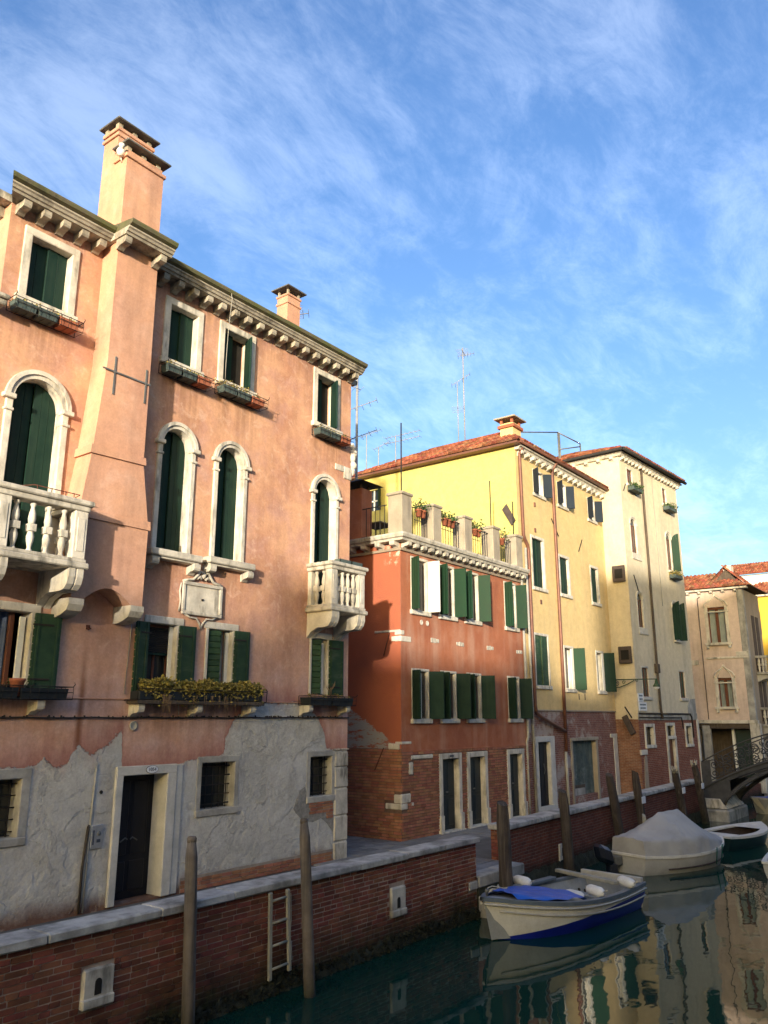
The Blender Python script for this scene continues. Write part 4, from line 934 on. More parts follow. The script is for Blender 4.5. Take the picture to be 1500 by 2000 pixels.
# ------------------------------------------------------------------ flower racks of the salmon house (each hangs on its window)
def dry_plants(m, tw, x0, x1, y0, y1, z, n, h):
    for i in range(n):
        x = rnd.uniform(x0, x1); y = rnd.uniform(y0, y1); p = [(x, y, z)]; L = rnd.uniform(.4, 1) * h; dx, dy = rnd.uniform(-.6, .6), rnd.uniform(-.7, .4)
        for k in range(1, 5): p.append((x + dx * L * (k / 4) ** 1.6, y + dy * L * (k / 4) ** 1.6, z + L * k / 4 - (L * .35 * (k / 4) ** 3)))
        tw.tube(p, .004, 4)
        leaves(m, [(q[0] + rnd.uniform(-.02, .02), q[1] + rnd.uniform(-.02, .02), q[2] + rnd.uniform(-.02, .02)) for q in p[1:] for _ in range(2)], (.02, .045))
def flower_rack(label, x0, x1, z, yw, lush=40, h=.16, leafm='leaf_olive', tm='trough', ntr=3, depth=.27):
    t = thing('flower_rack', label, 'flower box', ((x0 + x1) / 2, yw, z), group='flower racks under the salmon house windows')
    ya, yb_ = yw - .03, yw - .03 - depth; m = MB()
    for zz2, yy in ((z, ya), (z, yb_), (z + .20, yb_), (z + .11, yb_), (z + .20, ya)): m.tube([(x0, yy, zz2), (x1, yy, zz2)], .007, 5)
    n = int((x1 - x0) / .14)
    for i in range(n + 1):
        x = x0 + (x1 - x0) * i / n; m.tube([(x, ya, z), (x, yb_, z), (x, yb_ - .015, z + .1), (x, yb_ - .01, z + .2)], .005, 4)
    for x in (x0, x1): m.tube([(x, ya, z + .2), (x, yb_, z + .2), (x, yb_ - .05, z + .24), (x, yb_ - .03, z + .27)], .008, 5); m.tube([(x, ya, z), (x, ya, z + .2)], .007, 5)
    m.build('rack', 'iron', t)
    w = (x1 - x0 - .08) / ntr
    for i in range(ntr):
        a = x0 + .04 + i * w; b = a + w - .03; q_ = MB()
        q_.add([(a + .02, ya - .02, z + .01), (b - .02, ya - .02, z + .01), (b - .02, yb_ + .03, z + .01), (a + .02, yb_ + .03, z + .01), (a, ya - .005, z + .17), (b, ya - .005, z + .17), (b, yb_ + .015, z + .17), (a, yb_ + .015, z + .17)], [(0, 1, 2, 3), (0, 1, 5, 4), (1, 2, 6, 5), (2, 3, 7, 6), (3, 0, 4, 7)])
        q_.box(a + .015, b - .015, yb_ + .03, ya - .02, z + .13, z + .14)
        q_.build('trough', tm if not (i == 2 and tm == 'trough') else 'terracotta', t)
    lf, tw = MB(), MB(); dry_plants(lf, tw, x0 + .06, x1 - .06, yb_ + .05, ya - .04, z + .14, lush, h)
    tw.build('stems', 'twig', t)['kind'] = 'stuff'; lf.build('foliage', leafm, t)['kind'] = 'stuff'; return t
flower_rack('iron flower rack with dry plants under the top window left of the chimney breast', 5.98, 7.26, 9.80, Y, 30)
flower_rack('iron flower rack under the first top window right of the chimney breast', 9.14, 10.36, 9.78, Y, 34)
flower_rack('iron flower rack with bushy dry stems under the middle top window', 10.60, 11.92, 9.83, Y, 60, .24)
flower_rack('iron flower rack under the top window at the right corner of the salmon house', 13.70, 14.98, 9.78, Y, 46, .14)
t = flower_rack('black window box with red pot under the blue curtain', 5.9, 7.68, 3.38, Y - .02, 8, .3, 'leaf_green', 'trough_black', 2, .34)
o = MB().lathe([(.075, 0), (.11, .22), (.125, .23), (.125, .27), (.105, .27), (.10, .22), (0, .22)], (6.78, Y - .26, 3.42), 14).build('pot', 'terracotta', t)
t = flower_rack('black window box with small dry shrub below the right-hand stone balcony', 13.45, 15.05, 3.36, Y - .02, 14, .2, 'leaf_olive', 'trough_black', 2, .34)
lf, tw = MB(), MB()
for i in range(14): a = rnd.uniform(0, 6.28); L = rnd.uniform(.2, .42); tw.tube([(14.3, Y - .25, 3.5), (14.3 + math.cos(a) * .05, Y - .25, 3.5 + L * .6), (14.3 + math.cos(a) * .14, Y - .25 + math.sin(a) * .08, 3.5 + L)], .004, 4)
tw.build('shrub_stems', 'twig', t)
# long planter with a dense hedge of olive leaves
t = thing('window_planter', 'long planter of dense yellow-green leaves below two shuttered windows', 'flower box', (10.5, Y, 3.42))
m = MB().cbox(8.98, 12.10, Y - .36, Y - .03, 3.33, 3.40, .01); m.build('shelf', 'timber', t)
for a, b in ((9.02, 9.62), (9.66, 10.30), (10.34, 10.95), (11.0, 11.5), (11.54, 12.06)): MB().cbox(a, b, Y - .34, Y - .06, 3.402, 3.56, .015).build('trough', 'trough_black', t)
m = MB()
for x in (8.95, 12.12): m.tube([(x, Y, 3.40), (x, Y - .38, 3.40), (x, Y - .40, 3.62), (x, Y - .36, 3.66)], .010, 5)
m.tube([(8.95, Y - .395, 3.60), (12.12, Y - .395, 3.60)], .008, 5); m.build('rack', 'iron', t)
lf = MB(); pts = []
for i in range(15000):
    x = rnd.uniform(9.15, 12.08); gate = .8 + .2 * math.sin(x * 5.1) * math.cos(x * 2.3 + 1)
    if rnd.random() > .6 + .4 * gate: continue
    if 9.72 < x < 9.98 and rnd.random() < .7: continue
    hgt = .20 + .05 * math.sin(x * 9) * math.sin(x * 3.1) ; a = rnd.random() ** .6
    drop = .30 * (rnd.random() ** 2) * gate
    pts.append((x, Y - .20 + rnd.gauss(0, .085), 3.56 + hgt * a - drop + rnd.gauss(0, .01)))
leaves(lf, pts, (.03, .065)); lf.build('foliage', 'leaf_olive', t)
tw = MB()
for i in range(46):
    x = rnd.choice((rnd.uniform(9.5, 9.7), rnd.uniform(10.2, 11.4))); tw.tube([(x, Y - .37, 3.5), (x + rnd.uniform(-.03, .03), Y - .38, 3.38), (x + rnd.uniform(-.05, .05), Y - .38, 3.38 - rnd.uniform(.05, .22))], .004, 4)
tw.build('hanging_stems', 'twig', t)
me = modillion(.13, .3, .22, 'stone')
for x in (9.12, 10.45, 11.85): inst('bracket', me, sal, (x, Y, 3.33))
inst('bracket', me, sal, (13.6, Y, 3.36)); inst('bracket', me, sal, (14.9, Y, 3.36)); inst('bracket', me, sal, (7.2, Y, 3.36))
t = thing('flower_tray', 'empty grey-green flower trays on the right-hand balcony rail', 'flower box', (14.5, Y - .65, 6.58))
for a, b in ((14.02, 14.42), (14.46, 14.86)):
    q_ = MB().cbox(a, b, Y - .72, Y - .54, 6.585, 6.60, .004)
    for u in (a, b - .015): q_.box(u, u + .015, Y - .72, Y - .54, 6.60, 6.68)
    for u in (Y - .72, Y - .555): q_.box(a, b, u, u + .015, 6.60, 6.68)
    q_.build('tray', 'trough', t)
t = thing('rail_bracket', 'rusty red iron pot holder on the left-hand balcony rail', 'pot holder', (6.9, Y - .7, 6.58))
m = MB()
for z in (6.62, 6.70): m.tube([(6.35, Y - .5, z), (6.45, Y - .72, z), (7.25, Y - .74, z), (7.30, Y - .5, z)], .008, 5)
for x in (6.5, 6.75, 7.0, 7.15): m.tube([(x, Y - .73, 6.58), (x, Y - .73, 6.71)], .008, 5)
m.build('frame', 'rust_iron', t)
# ================================================================== red house with roof terrace
Y = 13.0
red = thing('red_house', 'brick-red house with green shutters and a roof terrace above the alley', 'house', (21.5, Y, 0))
XL, XR, ZT = 17.95, 25.18, 7.86
UP = [(18.50, 19.26), (19.95, 20.71), (21.40, 22.16), (23.95, 24.68)]
DO = [(19.86, 20.72), (21.34, 22.22), (23.78, 24.62)]
holes = [(a, b, 6.03, 7.52) for a, b in UP] + [(a, b, 3.05, 4.36) for a, b in UP] + [(a, b, 0, 1.96) for a, b in DO]
MB().sheet(XL, XR, -.3, ZT, lambda u, w, z: (u, Y + w, z), holes, .3).build('front_wall', 'plaster_red', red)
MB().add([(XL, Y, -.3), (XL, Y + 8, -.3), (XL, Y + 8, ZT), (XL, Y, ZT)], [(0, 1, 2, 3)]).build('alley_wall', 'plaster_red_side', red)
MB().add([(XL, Y + 8, -.3), (XR, Y + 8, -.3), (XR, Y + 8, ZT), (XL, Y + 8, ZT)], [(0, 1, 2, 3)]).add([(XR, Y + .1, -.3), (XR, Y + 8, -.3), (XR, Y + 8, ZT), (XR, Y + .1, ZT)], [(0, 1, 2, 3)]).build('back_wall', 'plaster_red', red)
MB().box(XL + .05, XR - .05, Y + 1.3, Y + 1.4, 0, 7.8).build('inner_wall', 'interior', red)
MB().box(XL + .05, XR - .05, Y + .4, Y + 1.3, 2.6, 2.7).box(XL + .05, XR - .05, Y + .4, Y + 1.3, 5.2, 5.3).build('floor', 'interior', red)
# exposed brick ground floor: each brick is real
exc = [(a - .17, b + .17, -.1, 2.12) for a, b in DO] + [(18.33, 19.42, 1.98, 2.12), (18.24, 18.46, 1.60, 1.95), (17.9, 18.34, .90, 1.16), (17.9, 18.20, .74, .92)]
it = bricks(red, None, XL, XR, .0, 2.20, exc, None, None, 0, rnd, bl=.25, bh=.060, joint=.016)
bb = MB().sheet(XL - .004, XR, -.1, 2.20, lambda u, w, z: (u, Y - .012 + w, z), [(a, b, -.1, 1.96) for a, b in DO], .02).build('brick_bed', 'mortar_dark', red)
place_bricks(red, False, Y - .012, it, 'brick_orange', 'brick_orange_rest', 230, lambda t: -t[0] + .2 * t[2], .060, .030)
it = bricks(red, None, Y - .03, Y + 2.6, .0, 2.28, [(12.9, 13.22, .90, 1.16), (12.9, 13.55, .74, .92)], None, None, 0, rnd, bl=.25, bh=.060, joint=.016)
MB().box(XL - .012, XL + .01, Y - .01, Y + 2.62, -.1, 2.28).build('brick_bed', 'mortar_dark', red)
place_bricks(red, True, XL - .012, it, 'brick_orange', 'brick_orange_rest', 70, lambda t: -t[0], .060, .030, restname='alley_brick_courses')
MB().cbox(XL + .55, XR, Y - .045, Y + .01, 2.19, 2.23, .008).build('render_edge', 'plaster_red', red)
# stone blocks let into the walls
for a, b, c, d in ((18.35, 19.40, 2.0, 2.10), (18.26, 18.44, 1.62, 1.93), (17.88, 18.32, .92, 1.14), (17.88, 18.18, .76, .91), (18.36, 18.46, .83, .93)):
    q_ = MB().cbox(a, b, Y - .05, Y + .01, c, d, .02); q_.v = [(x + rnd.uniform(-.015, .015), y, z + rnd.uniform(-.01, .01)) for x, y, z in q_.v]; q_.build('stone_block', 'stone', red)
MB().cbox(XL - .05, XL + .1, Y - .048, Y + .22, .92, 1.135, .02).cbox(XL - .05, XL + .1, Y - .048, Y + .5, .76, .908, .02).build('stone_block', 'stone', red)
for a, b, c, d in ((17.93, 18.10, 5.30, 5.42), (17.93, 18.42, 5.12, 5.27), (17.94, 18.4, 2.40, 2.47)):
    MB().cbox(a, b, Y - .02, Y + .2, c, d, .012).build('stone_block', 'stone', red)
MB().cbox(XL - .018, XL + .05, Y + .01, Y + .9, 5.38, 5.44, .008).cbox(XL - .032, XL + .05, Y + .05, Y + .30, 5.13, 5.262, .01).cbox(XL - .034, XL + .05, Y + .05, Y + .42, 2.265, 2.42, .02).build('stone_block', 'stone', red)
for a in (19.42, 20.80, 22.62, 24.6):
    m = MB()
    for i in range(3): m.cbox(a + i * .15, a + i * .15 + .13, Y - .016, Y + .01, 5.19 + rnd.uniform(-.01, .01), 5.31 + rnd.uniform(-.01, .02), .012)
    m.build('stone_inset', 'stone_weathered', red)
for z0_, z1_, ya, yb_ in ((5.36, 4.75, Y + .35, Y + .55), (2.30, 1.72, Y + .55, Y + .85)):
    MB().tube([(XL - .05, ya, z0_), (XL - .05, yb_, z1_)], .016, 6).build('tie_iron', 'rust_iron', red)
for x in (18.95, 19.25):
    m = MB().lathe([(.07, 0), (.08, .012), (.06, .02), (.05, .012), (0, .012)], n=14); m.v = [(p + x, Y - r_, 5.72 + q_) for p, q_, r_ in m.v]; m.build('vent', 'stone', red)
# doors
for a, b in DO:
    f_ = MB().cbox(a - .16, a + .012, Y - .06, Y + .3, 0, 1.97, .012).cbox(b - .012, b + .16, Y - .06, Y + .3, 0, 1.97, .012).cbox(a - .16, b + .16, Y - .064, Y + .3, 1.95, 2.10, .012).build('door_frame', 'stone', red)
    MB().cbox(a - .19, a + .0, Y - .10, Y + .1, 0, .46, .015).build('plinth', 'stone', f_); MB().cbox(b, b + .19, Y - .10, Y + .1, 0, .46, .015).build('plinth', 'stone', f_)
    MB().cbox(a - .2, b + .2, Y - .14, Y + .3, -.02, .03, .01).build('threshold', 'stone', f_)
    d_ = MB().box(a, b, Y + .12, Y + .16, .03, 1.96).build('door', 'door_paint', red)
    w = (b - a) / 2
    for i in (0, 1): MB().cbox(a + i * w + .05, a + (i + 1) * w - .05, Y + .102, Y + .125, .15, .85, .012).cbox(a + i * w + .05, a + (i + 1) * w - .05, Y + .102, Y + .125, .95, 1.85, .012).build('door_panel', 'door_paint', d_)
    MB().cbox(a + w - .05, a + w + .05, Y + .08, Y + .11, 1.02, 1.06, .005).build('letter_slot', 'zinc', d_)
MB().cbox(20.22, 20.42, Y - .075, Y - .06, 2.0, 2.05, .004).build('number_plate', 'ink', red)
q_ = MB().cbox(24.94, 25.06, Y - .03, Y + .01, 1.38, 1.74, .006).build('bell_plate', 'sign_white', red)
m = MB()
for i in range(4): m.box(24.97, 25.03, Y - .036, Y - .028, 1.43 + i * .075, 1.465 + i * .075)
m.build('bell_buttons', 'ink', q_)
# windows and shutters
for i, (a, b) in enumerate(UP):
    for z0_, z1_, lv in ((6.03, 7.52, 1), (3.05, 4.36, 0)):
        rect_frame(red, Y, a, b, z0_, z1_, .06, .012, .24, 'stone', sill=.07, sw=.05); w = (b - a) / 2 - .01
        sash(red, Y + .11, a + .01, b - .01, z0_ + .012, z1_ - .012, 'timber')
        mt = 'green_bright' if lv else 'green_paint'
        if lv:
            shutter(red, a - .01, Y - .03, z0_, z1_, w, 1, (114, 110, 116, 108)[i], 3, 'v', mt); shutter(red, b + .01, Y - .03, z0_, z1_, w + .02, -1, (96, 100, 110, 104)[i], 3, 'v', 'white_paint' if i == 0 else mt)
        else:
            shutter(red, a - .01, Y - .03, z0_, z1_, w, 1, (112, 108, 114, 108)[i], 3, 'v', mt); shutter(red, b + .01, Y - .03, z0_, z1_, w + .06, -1, (112, 108, 116, 112)[i], 3, 'v', mt)
        if (lv, i) in ((0, 0), (0, 2), (1, 2)): MB().cbox(a + .40, a + .47, Y + .03, Y + .07, z0_ + .02, z1_ - .06, .005).build('casement', 'white_paint', red)
# terrace: cornice with brackets, pillars, railing
def ring(prof, name, mat):
    m = MB(); n = len(prof); pts = []
    for (px_, py_, sx, sy) in ((XL, Y + 5, -1, 0), (XL, Y, -1, -1), (XR, Y, 0, -1)): pts.append([(px_ + sx * p[0], py_ + sy * p[0], p[1]) for p in prof])
    for A, B in zip(pts, pts[1:]): m.add(A + B, [(i, (i + 1) % n, n + (i + 1) % n, n + i) for i in range(n)])
    m.add(pts[0], [tuple(range(n))]); m.add(pts[2], [tuple(range(n))]); return m.build(name, mat, red)
ring([(-.1, 7.90), (.26, 7.90), (.28, 7.96), (.33, 7.98), (.36, 8.05), (.36, 8.10), (-.1, 8.10)], 'cornice', 'stone_weathered')
ring([(.0, 7.66), (.06, 7.66), (.08, 7.72), (.03, 7.74), (.0, 7.74)], 'string_course', 'plaster_tan')
MB().box(XL - .02, XR, Y - .02, Y + 8, 8.0, 8.104).build('terrace_floor', 'concrete_warm', red)
br = modillion(.17, .25, .17, 'stone_weathered')
for i in range(19): inst('bracket', br, red, (18.08 + i * .385, Y, 7.898))
for i in range(5): inst('bracket', br, red, (XL, Y + .12 + i * .52, 7.898), (0, 0, -math.pi / 2))
PX = [(17.90, .50, 9.38), (19.50, .46, 9.34), (21.30, .46, 9.34), (23.10, .46, 9.34), (24.72, .46, 9.34)]
for i, (x, w, zt) in enumerate(PX):
    MB().cbox(x, x + w, Y - .10, Y - .10 + (w if i else .50), 8.104, zt - .09, .015).cbox(x - .04, x + w + .04, Y - .14, Y - .06 + (w if i else .50), zt - .09, zt, .02).build('pillar', 'concrete_warm', red)
barm = MB().tube([(0, 0, 0), (0, 0, .92)], .011, 5).mesh('bar', 'iron')
def railing(p0, p1, n):
    p0, p1 = Vector(p0), Vector(p1); m = MB()
    for z in (.10, .98): m.tube([p0 + Vector((0, 0, z)), p1 + Vector((0, 0, z))], .016, 5)
    o = m.build('railing', 'iron', red); g = Vector(ORG[red.name])
    for i in range(n): q2_ = p0 + (p1 - p0) * ((i + .5) / n); inst('bar', barm, o, (0, 0, 0)).location = q2_ - g + Vector((0, 0, .08))
for (a, wa, _), (b, _, _) in zip(PX, PX[1:]): railing((a + wa, Y + .10, 8.104), (b, Y + .10, 8.104), 9)
railing((18.05, Y + .55, 8.104), (18.05, Y + 2.9, 8.104), 14)
for x, zb_, zt in ((18.15, 9.38, 11.55), (23.35, 9.34, 11.0), (24.95, 9.34, 10.6)): MB().tube([(x, Y + .1, zb_), (x + .01, Y + .1, zt)], .022, 6).build('awning_pole', 'iron', red)
c_ = MB().box(18.0, 18.5, Y + 1.45, Y + 1.98, 8.1, 9.75).build('chimney', 'plaster_red', red)
m = MB()
for a in (18.04, 18.40):
    for b in (Y + 1.5, Y + 1.88): m.box(a, a + .06, b, b + .06, 9.74, 9.92)
m.build('hood_props', 'timber', c_)
m = MB().add([(17.72, Y + 1.2, 9.90), (18.78, Y + 1.2, 9.90), (18.78, Y + 2.25, 9.90), (17.72, Y + 2.25, 9.90), (18.25, Y + 1.72, 10.14)], [(0, 1, 2, 3), (0, 1, 4), (1, 2, 4), (2, 3, 4), (3, 0, 4)]); m.build('hood', 'iron', c_)
MB().tube([(25.10, Y - .06, 7.8), (25.10, Y - .06, 2.8), (25.05, Y - .08, 2.45), (25.0, Y - .05, 2.3), (25.0, Y - .05, 0)], .045, 8).build('drainpipe', 'grey_pipe', red)
# plants and furniture of the terrace
for lab, x in (('potted plant with red pot hung on the first terrace railing', 18.85), ('broad potted plant with trailing leaves on the second terrace railing', 20.25), ('tall potted plant on the third terrace railing', 22.05), ('small dark potted plant on the terrace railing nearest the drainpipe', 23.85)):
    t = thing('potted_plant', lab, 'plant', (x, Y + .18, 8.75), group='plants on the roof terrace railing')
    n = 3 if x == 20.25 else (1 if x > 23 else 2)
    for i in range(n): MB().lathe([(.07, 0), (.10, .18), (.115, .18), (.115, .22), (.09, .22), (.085, .17), (0, .17)], (x + .22 * i, Y - .02, 8.80), 12).build('pot', 'terracotta', t)
    MB().tube([(x - .12, Y + .06, 8.71), (x + .22 * n, Y + .06, 8.71)], .01, 5).build('hanger', 'iron', t)
    lf, tw = MB(), MB()
    for i in range(n):
        for k in range(16):
            a = rnd.uniform(0, 6.28); L = rnd.uniform(.12, .42 if x != 20.25 else .28); e = (x + .22 * i + math.cos(a) * L * .5, Y - .02 + math.sin(a) * L * .4, 8.92 + L * rnd.uniform(.5, 1))
            tw.tube([(x + .22 * i, Y - .02, 8.88), ((x + .22 * i + e[0]) / 2, (Y - .02 + e[1]) / 2, 8.88 + L * .6), e], .006, 4)
            leaves(lf, [(e[0] + rnd.gauss(0, .06), e[1] + rnd.gauss(0, .06), e[2] + rnd.gauss(0, .06)) for _ in range(7)], (.04, .08))
    tw.build('stems', 'twig', t)['kind'] = 'stuff'; lf.build('foliage', 'leaf_green', t)['kind'] = 'stuff'
t = thing('terrace_table', 'small table with folded chairs behind the terrace railing by the chimney', 'table', (18.9, Y + 1.6, 8.1))
MB().cbox(18.6, 19.4, Y + 1.2, Y + 2.0, 8.78, 8.82, .01).build('table_top', 'timber', t)
for a in (18.65, 19.33):
    for b in (Y + 1.25, Y + 1.93): MB().tube([(a, b, 8.1), (a, b, 8.78)], .02, 6).build('leg', 'iron', t)

# ================================================================== yellow house
Y = 13.05
yel = thing('yellow_house', 'tall yellow house with lemon side wall and brown drainpipes', 'house', (29.2, Y, 0))
XL, XR, ZT, ZB = 25.2, 33.2, 12.78, 3.36
TOPW = [(26.62, 27.40), (28.72, 29.46), (31.68, 32.38)]; MID = [(26.24, 27.16, 7.68, 9.52), (28.54, 29.34, 7.70, 9.16), (31.54, 32.24, 7.70, 9.17)]
LOW = [(26.12, 27.14, 4.18, 5.95), (28.54, 29.26, 4.12, 5.66), (31.56, 32.22, 4.12, 5.66)]
holes = [(a, b, 11.28, 12.2) for a, b in TOPW] + MID + LOW
fy = lambda u, w, z: (u, Y + w, z)
MB().sheet(XL, XR, ZB, ZT, fy, holes, .28).build('front_wall', 'plaster_yellow', yel)
MB().sheet(XL, XR, -.3, ZB, lambda u, w, z: (u, Y + .012 + w, z), [(25.92, 26.86, .18, 2.28), (28.76, 30.92, .30, 2.24)], .3).build('brick_base', 'brick_base_far', yel)
MB().sheet(Y, Y + 7.6, -.3, ZT + .06, lambda u, w, z: (XL + w, u, z), [(19.25, 20.0, 11.3, 12.2)], .25).build('side_wall', 'plaster_lemon', yel)
MB().add([(XL, Y + 7.6, -.3), (XR, Y + 7.6, -.3), (XR, Y + 7.6, ZT), (XL, Y + 7.6, ZT)], [(0, 1, 2, 3)]).add([(XR, Y + .02, -.3), (XR, Y + 7.6, -.3), (XR, Y + 7.6, ZT), (XR, Y + .02, ZT)], [(0, 1, 2, 3)]).build('back_wall', 'plaster_yellow', yel)
MB().box(XL + .05, XR - .05, Y + 1.2, Y + 1.3, 0, 12.6).build('inner_wall', 'interior', yel)
MB().cbox(XL + .3, XR, Y - .03, Y + .02, ZB - .06, ZB + .0, .01).build('string_course', 'plaster_tan', yel)
# roof
E0 = 12.86
hip_roof(yel, [(XL - .32, Y - .36, E0), (XR + .1, Y - .36, E0), (XR + .1, Y + 7.9, E0), (XL - .32, Y + 7.9, E0)], [(28.0, Y + 1.7, 14.50), (29.6, Y + 1.9, 14.50)], tile_faces=(0,))
rr = [o for o in bpy.data.objects if o.name.startswith('roof') and o.parent == yel][0]
A, B, C_, D_ = Vector((XL - .32, Y + 7.9, E0)), Vector((XL - .32, Y - .36, E0)), Vector((28.0, Y + 1.7, 14.50)), Vector((28.0, Y + 5.2, 14.36))
tl = MB(); tl.add([A, B, C_, D_], [(0, 1, 2, 3)]).build('roof_slope', 'roof_under', rr)
tl = MB(); tile_roof(tl, [A, B, C_, D_], A, B, (C_ - B) - Vector((0, (C_ - B).y, 0))); o = tl.build('side_tiles', 'roof_tile', rr); o['kind'] = 'stuff'
tl = MB().add([A, D_, Vector((29.6, Y + 5.2, 14.36)), Vector((XR, Y + 7.9, E0))], [(0, 1, 2, 3)]).add([C_, D_, Vector((29.6, Y + 5.2, 14.36)), Vector((29.6, Y + 1.9, 14.5))], [(0, 1, 2, 3)]); tl.build('roof_back', 'roof_tile', rr)
MB().prism([(XL - .36, E0 - .10), (XL + .02, E0 - .10), (XL + .02, E0 - .02), (XL - .36, E0 - .02)], 'y', Y - .30, Y + 7.9).build('side_gutter', 'copper_pipe', yel)
run([(0, 12.62), (-.16, 12.62), (-.20, 12.70), (-.26, 12.72), (-.28, 12.78), (0, 12.78)], XL - .02, XR + .02, Y, 'cornice', 'stone', yel)
MB().tube([(XL - .2, Y - .36, 12.84), (XR + .1, Y - .36, 12.84)], .06, 8).build('front_gutter', 'copper_pipe', yel)
br = modillion(.14, .22, .19, 'stone')
for i in range(17): inst('bracket', br, yel, (25.45 + i * .475, Y, 12.618))
for pts in ([(25.42, Y - .2, 12.72), (25.40, Y - .1, 12.5), (25.42, Y - .08, 12.3), (25.46, Y - .08, 9.45), (25.55, Y - .08, 9.3), (25.74, Y - .08, 9.12), (25.80, Y - .08, 8.9), (25.78, Y - .08, 3.5), (25.80, Y - .10, 3.25), (26.2, Y - .10, 3.1), (28.0, Y - .10, 2.62)],
            [(28.12, Y - .3, 12.80), (28.14, Y - .12, 12.6), (28.16, Y - .08, 12.4), (28.14, Y - .08, 6), (28.10, Y - .08, 1.9)]):
    MB().tube(pts, .062, 9).build('drainpipe', 'copper_pipe', yel)
MB().tube([(25.62, Y - .05, 9.0), (25.60, Y - .05, 0)], .05, 8).tube([(28.1, Y - .05, 1.9), (28.1, Y - .05, 0)], .055, 8).build('drainpipe', 'grey_pipe', yel)
for a, b in TOPW:
    rect_frame(yel, Y, a, b, 11.28, 12.2, .05, .01, .2, 'stone', sill=.06, sw=.08); sash(yel, Y + .1, a + .01, b - .01, 11.29, 12.19, 'timber')
    shutter(yel, a - .01, Y - .03, 11.26, 12.2, .33, 1, 122, 3, 'v', 'navy_paint'); shutter(yel, b + .01, Y - .03, 11.26, 12.2, .33, -1, 125, 3, 'v', 'navy_paint')
    MB().cbox(b - .12, b - .03, Y + .06, Y + .10, 11.3, 12.15, .004).build('casement', 'white_paint', yel)
for a, b, c, d in MID:
    rect_frame(yel, Y, a, b, c, d, .10, .02, .2, 'stone', sill=.06, sw=.02); w = (b - a) / 2 - .01
    shutter(yel, a + .012, Y + .14, c + .01, d - .01, w, 1, 0, 2, 'v', 'green_paint'); shutter(yel, b - .012, Y + .12, c + .01, d - .01, w, -1, 3, 2, 'v', 'green_paint')
for i, (a, b, c, d) in enumerate(LOW):
    rect_frame(yel, Y, a, b, c, d, .08, .02, .2, 'stone', sill=.06, sw=.02); w = (b - a) / 2 - .01
    if i == 0: shutter(yel, a + .012, Y + .06, c + .01, d - .01, w, 1, 0, 2, 'v', 'green_worn'); shutter(yel, b - .012, Y + .05, c + .01, d - .01, w, -1, 4, 2, 'v', 'green_worn')
    else:
        sash(yel, Y + .2, a + .012, b - .012, c + .012, d - .012, 'white_paint'); MB().cbox(b - .16, b - .02, Y - .02, Y + .02, c + .02, d - .02, .005).build('casement', 'white_paint', yel)
        shutter(yel, b + .02, Y - .03, c - .02, d + .01,   .44, -1, 104, 4, 'v', 'green_bright' if i == 1 else 'green_paint')
# doors
f_ = MB().cbox(25.74, 25.94, Y - .05, Y + .28, .0, 2.3, .012).cbox(26.84, 27.22, Y - .05, Y + .28, .0, 2.3, .012).cbox(25.74, 27.22, Y - .054, Y + .28, 2.27, 2.46, .012).cbox(25.74, 27.22, Y - .06, Y + .3, -.02, .18, .012).build('door_frame', 'stone_slab', yel)
d_ = MB().box(25.93, 26.85, Y + .10, Y + .14, .18, 2.28).build('door', 'door_black', yel)
for i in range(3): MB().cbox(25.98 + i * .29, 26.22 + i * .29, Y + .082, Y + .105, .3, 2.18, .01).build('door_panel', 'door_black', d_)
MB().tube([(26.52, Y + .07, 1.2), (26.52, Y + .04, 1.35), (26.52, Y + .07, 1.55)], .014, 6).build('door_handle', 'zinc', d_)
f_ = MB().cbox(28.62, 28.77, Y - .03, Y + .25, 0, 2.26, .012).cbox(30.91, 31.1, Y - .03, Y + .25, 0, 2.26, .012).cbox(28.6, 31.15, Y - .06, Y + .25, 2.24, 2.36, .015).build('gate_frame', 'concrete_warm', yel)
g_ = MB().box(28.77, 30.91, Y + .2, Y + .22, .28, 2.24).build('gate', 'interior', yel)
me = MB().cbox(0, .29, -.02, .02, 0, 1, .006).mesh('board', 'door_teal')
for i in range(7): inst('board', me, g_, (28.785 + i * .304, Y + .17, .62 if i < 4 else .10), (0, 0, 0), (1, 1, 1.62 if i < 4 else 2.14))
MB().cbox(28.78, 30.0, Y + .12, Y + .16, .55, .66, .006).build('cross_rail', 'timber', g_)
MB().cbox(28.78, 29.95, Y + .10, Y + .2, .0, .54, .01).build('step_block', 'stone_grey', yel)
MB().cbox(32.45, 33.15, Y - .03, Y + .02, 2.30, 2.45, .01).cbox(32.75, 33.15, Y - .025, Y + .02, 0, 2.30, .015).build('corner_stone', 'stone_slab', yel)
for x, z in ((29.6, 3.75), (30.15, 3.75)): MB().cbox(x, x + .05, Y - .02, Y + .01, z, z + .22, .006).build('wall_slot', 'timber', yel)
for x, z in ((26.55, 10.75), (26.5, 9.75), (26.7, 7.1)): MB().cbox(x, x + .1, Y - .04, Y + .01, z, z + .16, .01).build('wall_hook', 'copper_pipe', yel)
for p0, p1 in (((27.95, Y - .04, 10.55), (28.5, Y - .04, 9.95)), ((30.75, Y - .04, 10.2), (30.35, Y - .04, 9.65))): MB().tube([p0, p1], .02, 5).build('tie_iron', 'iron', yel)
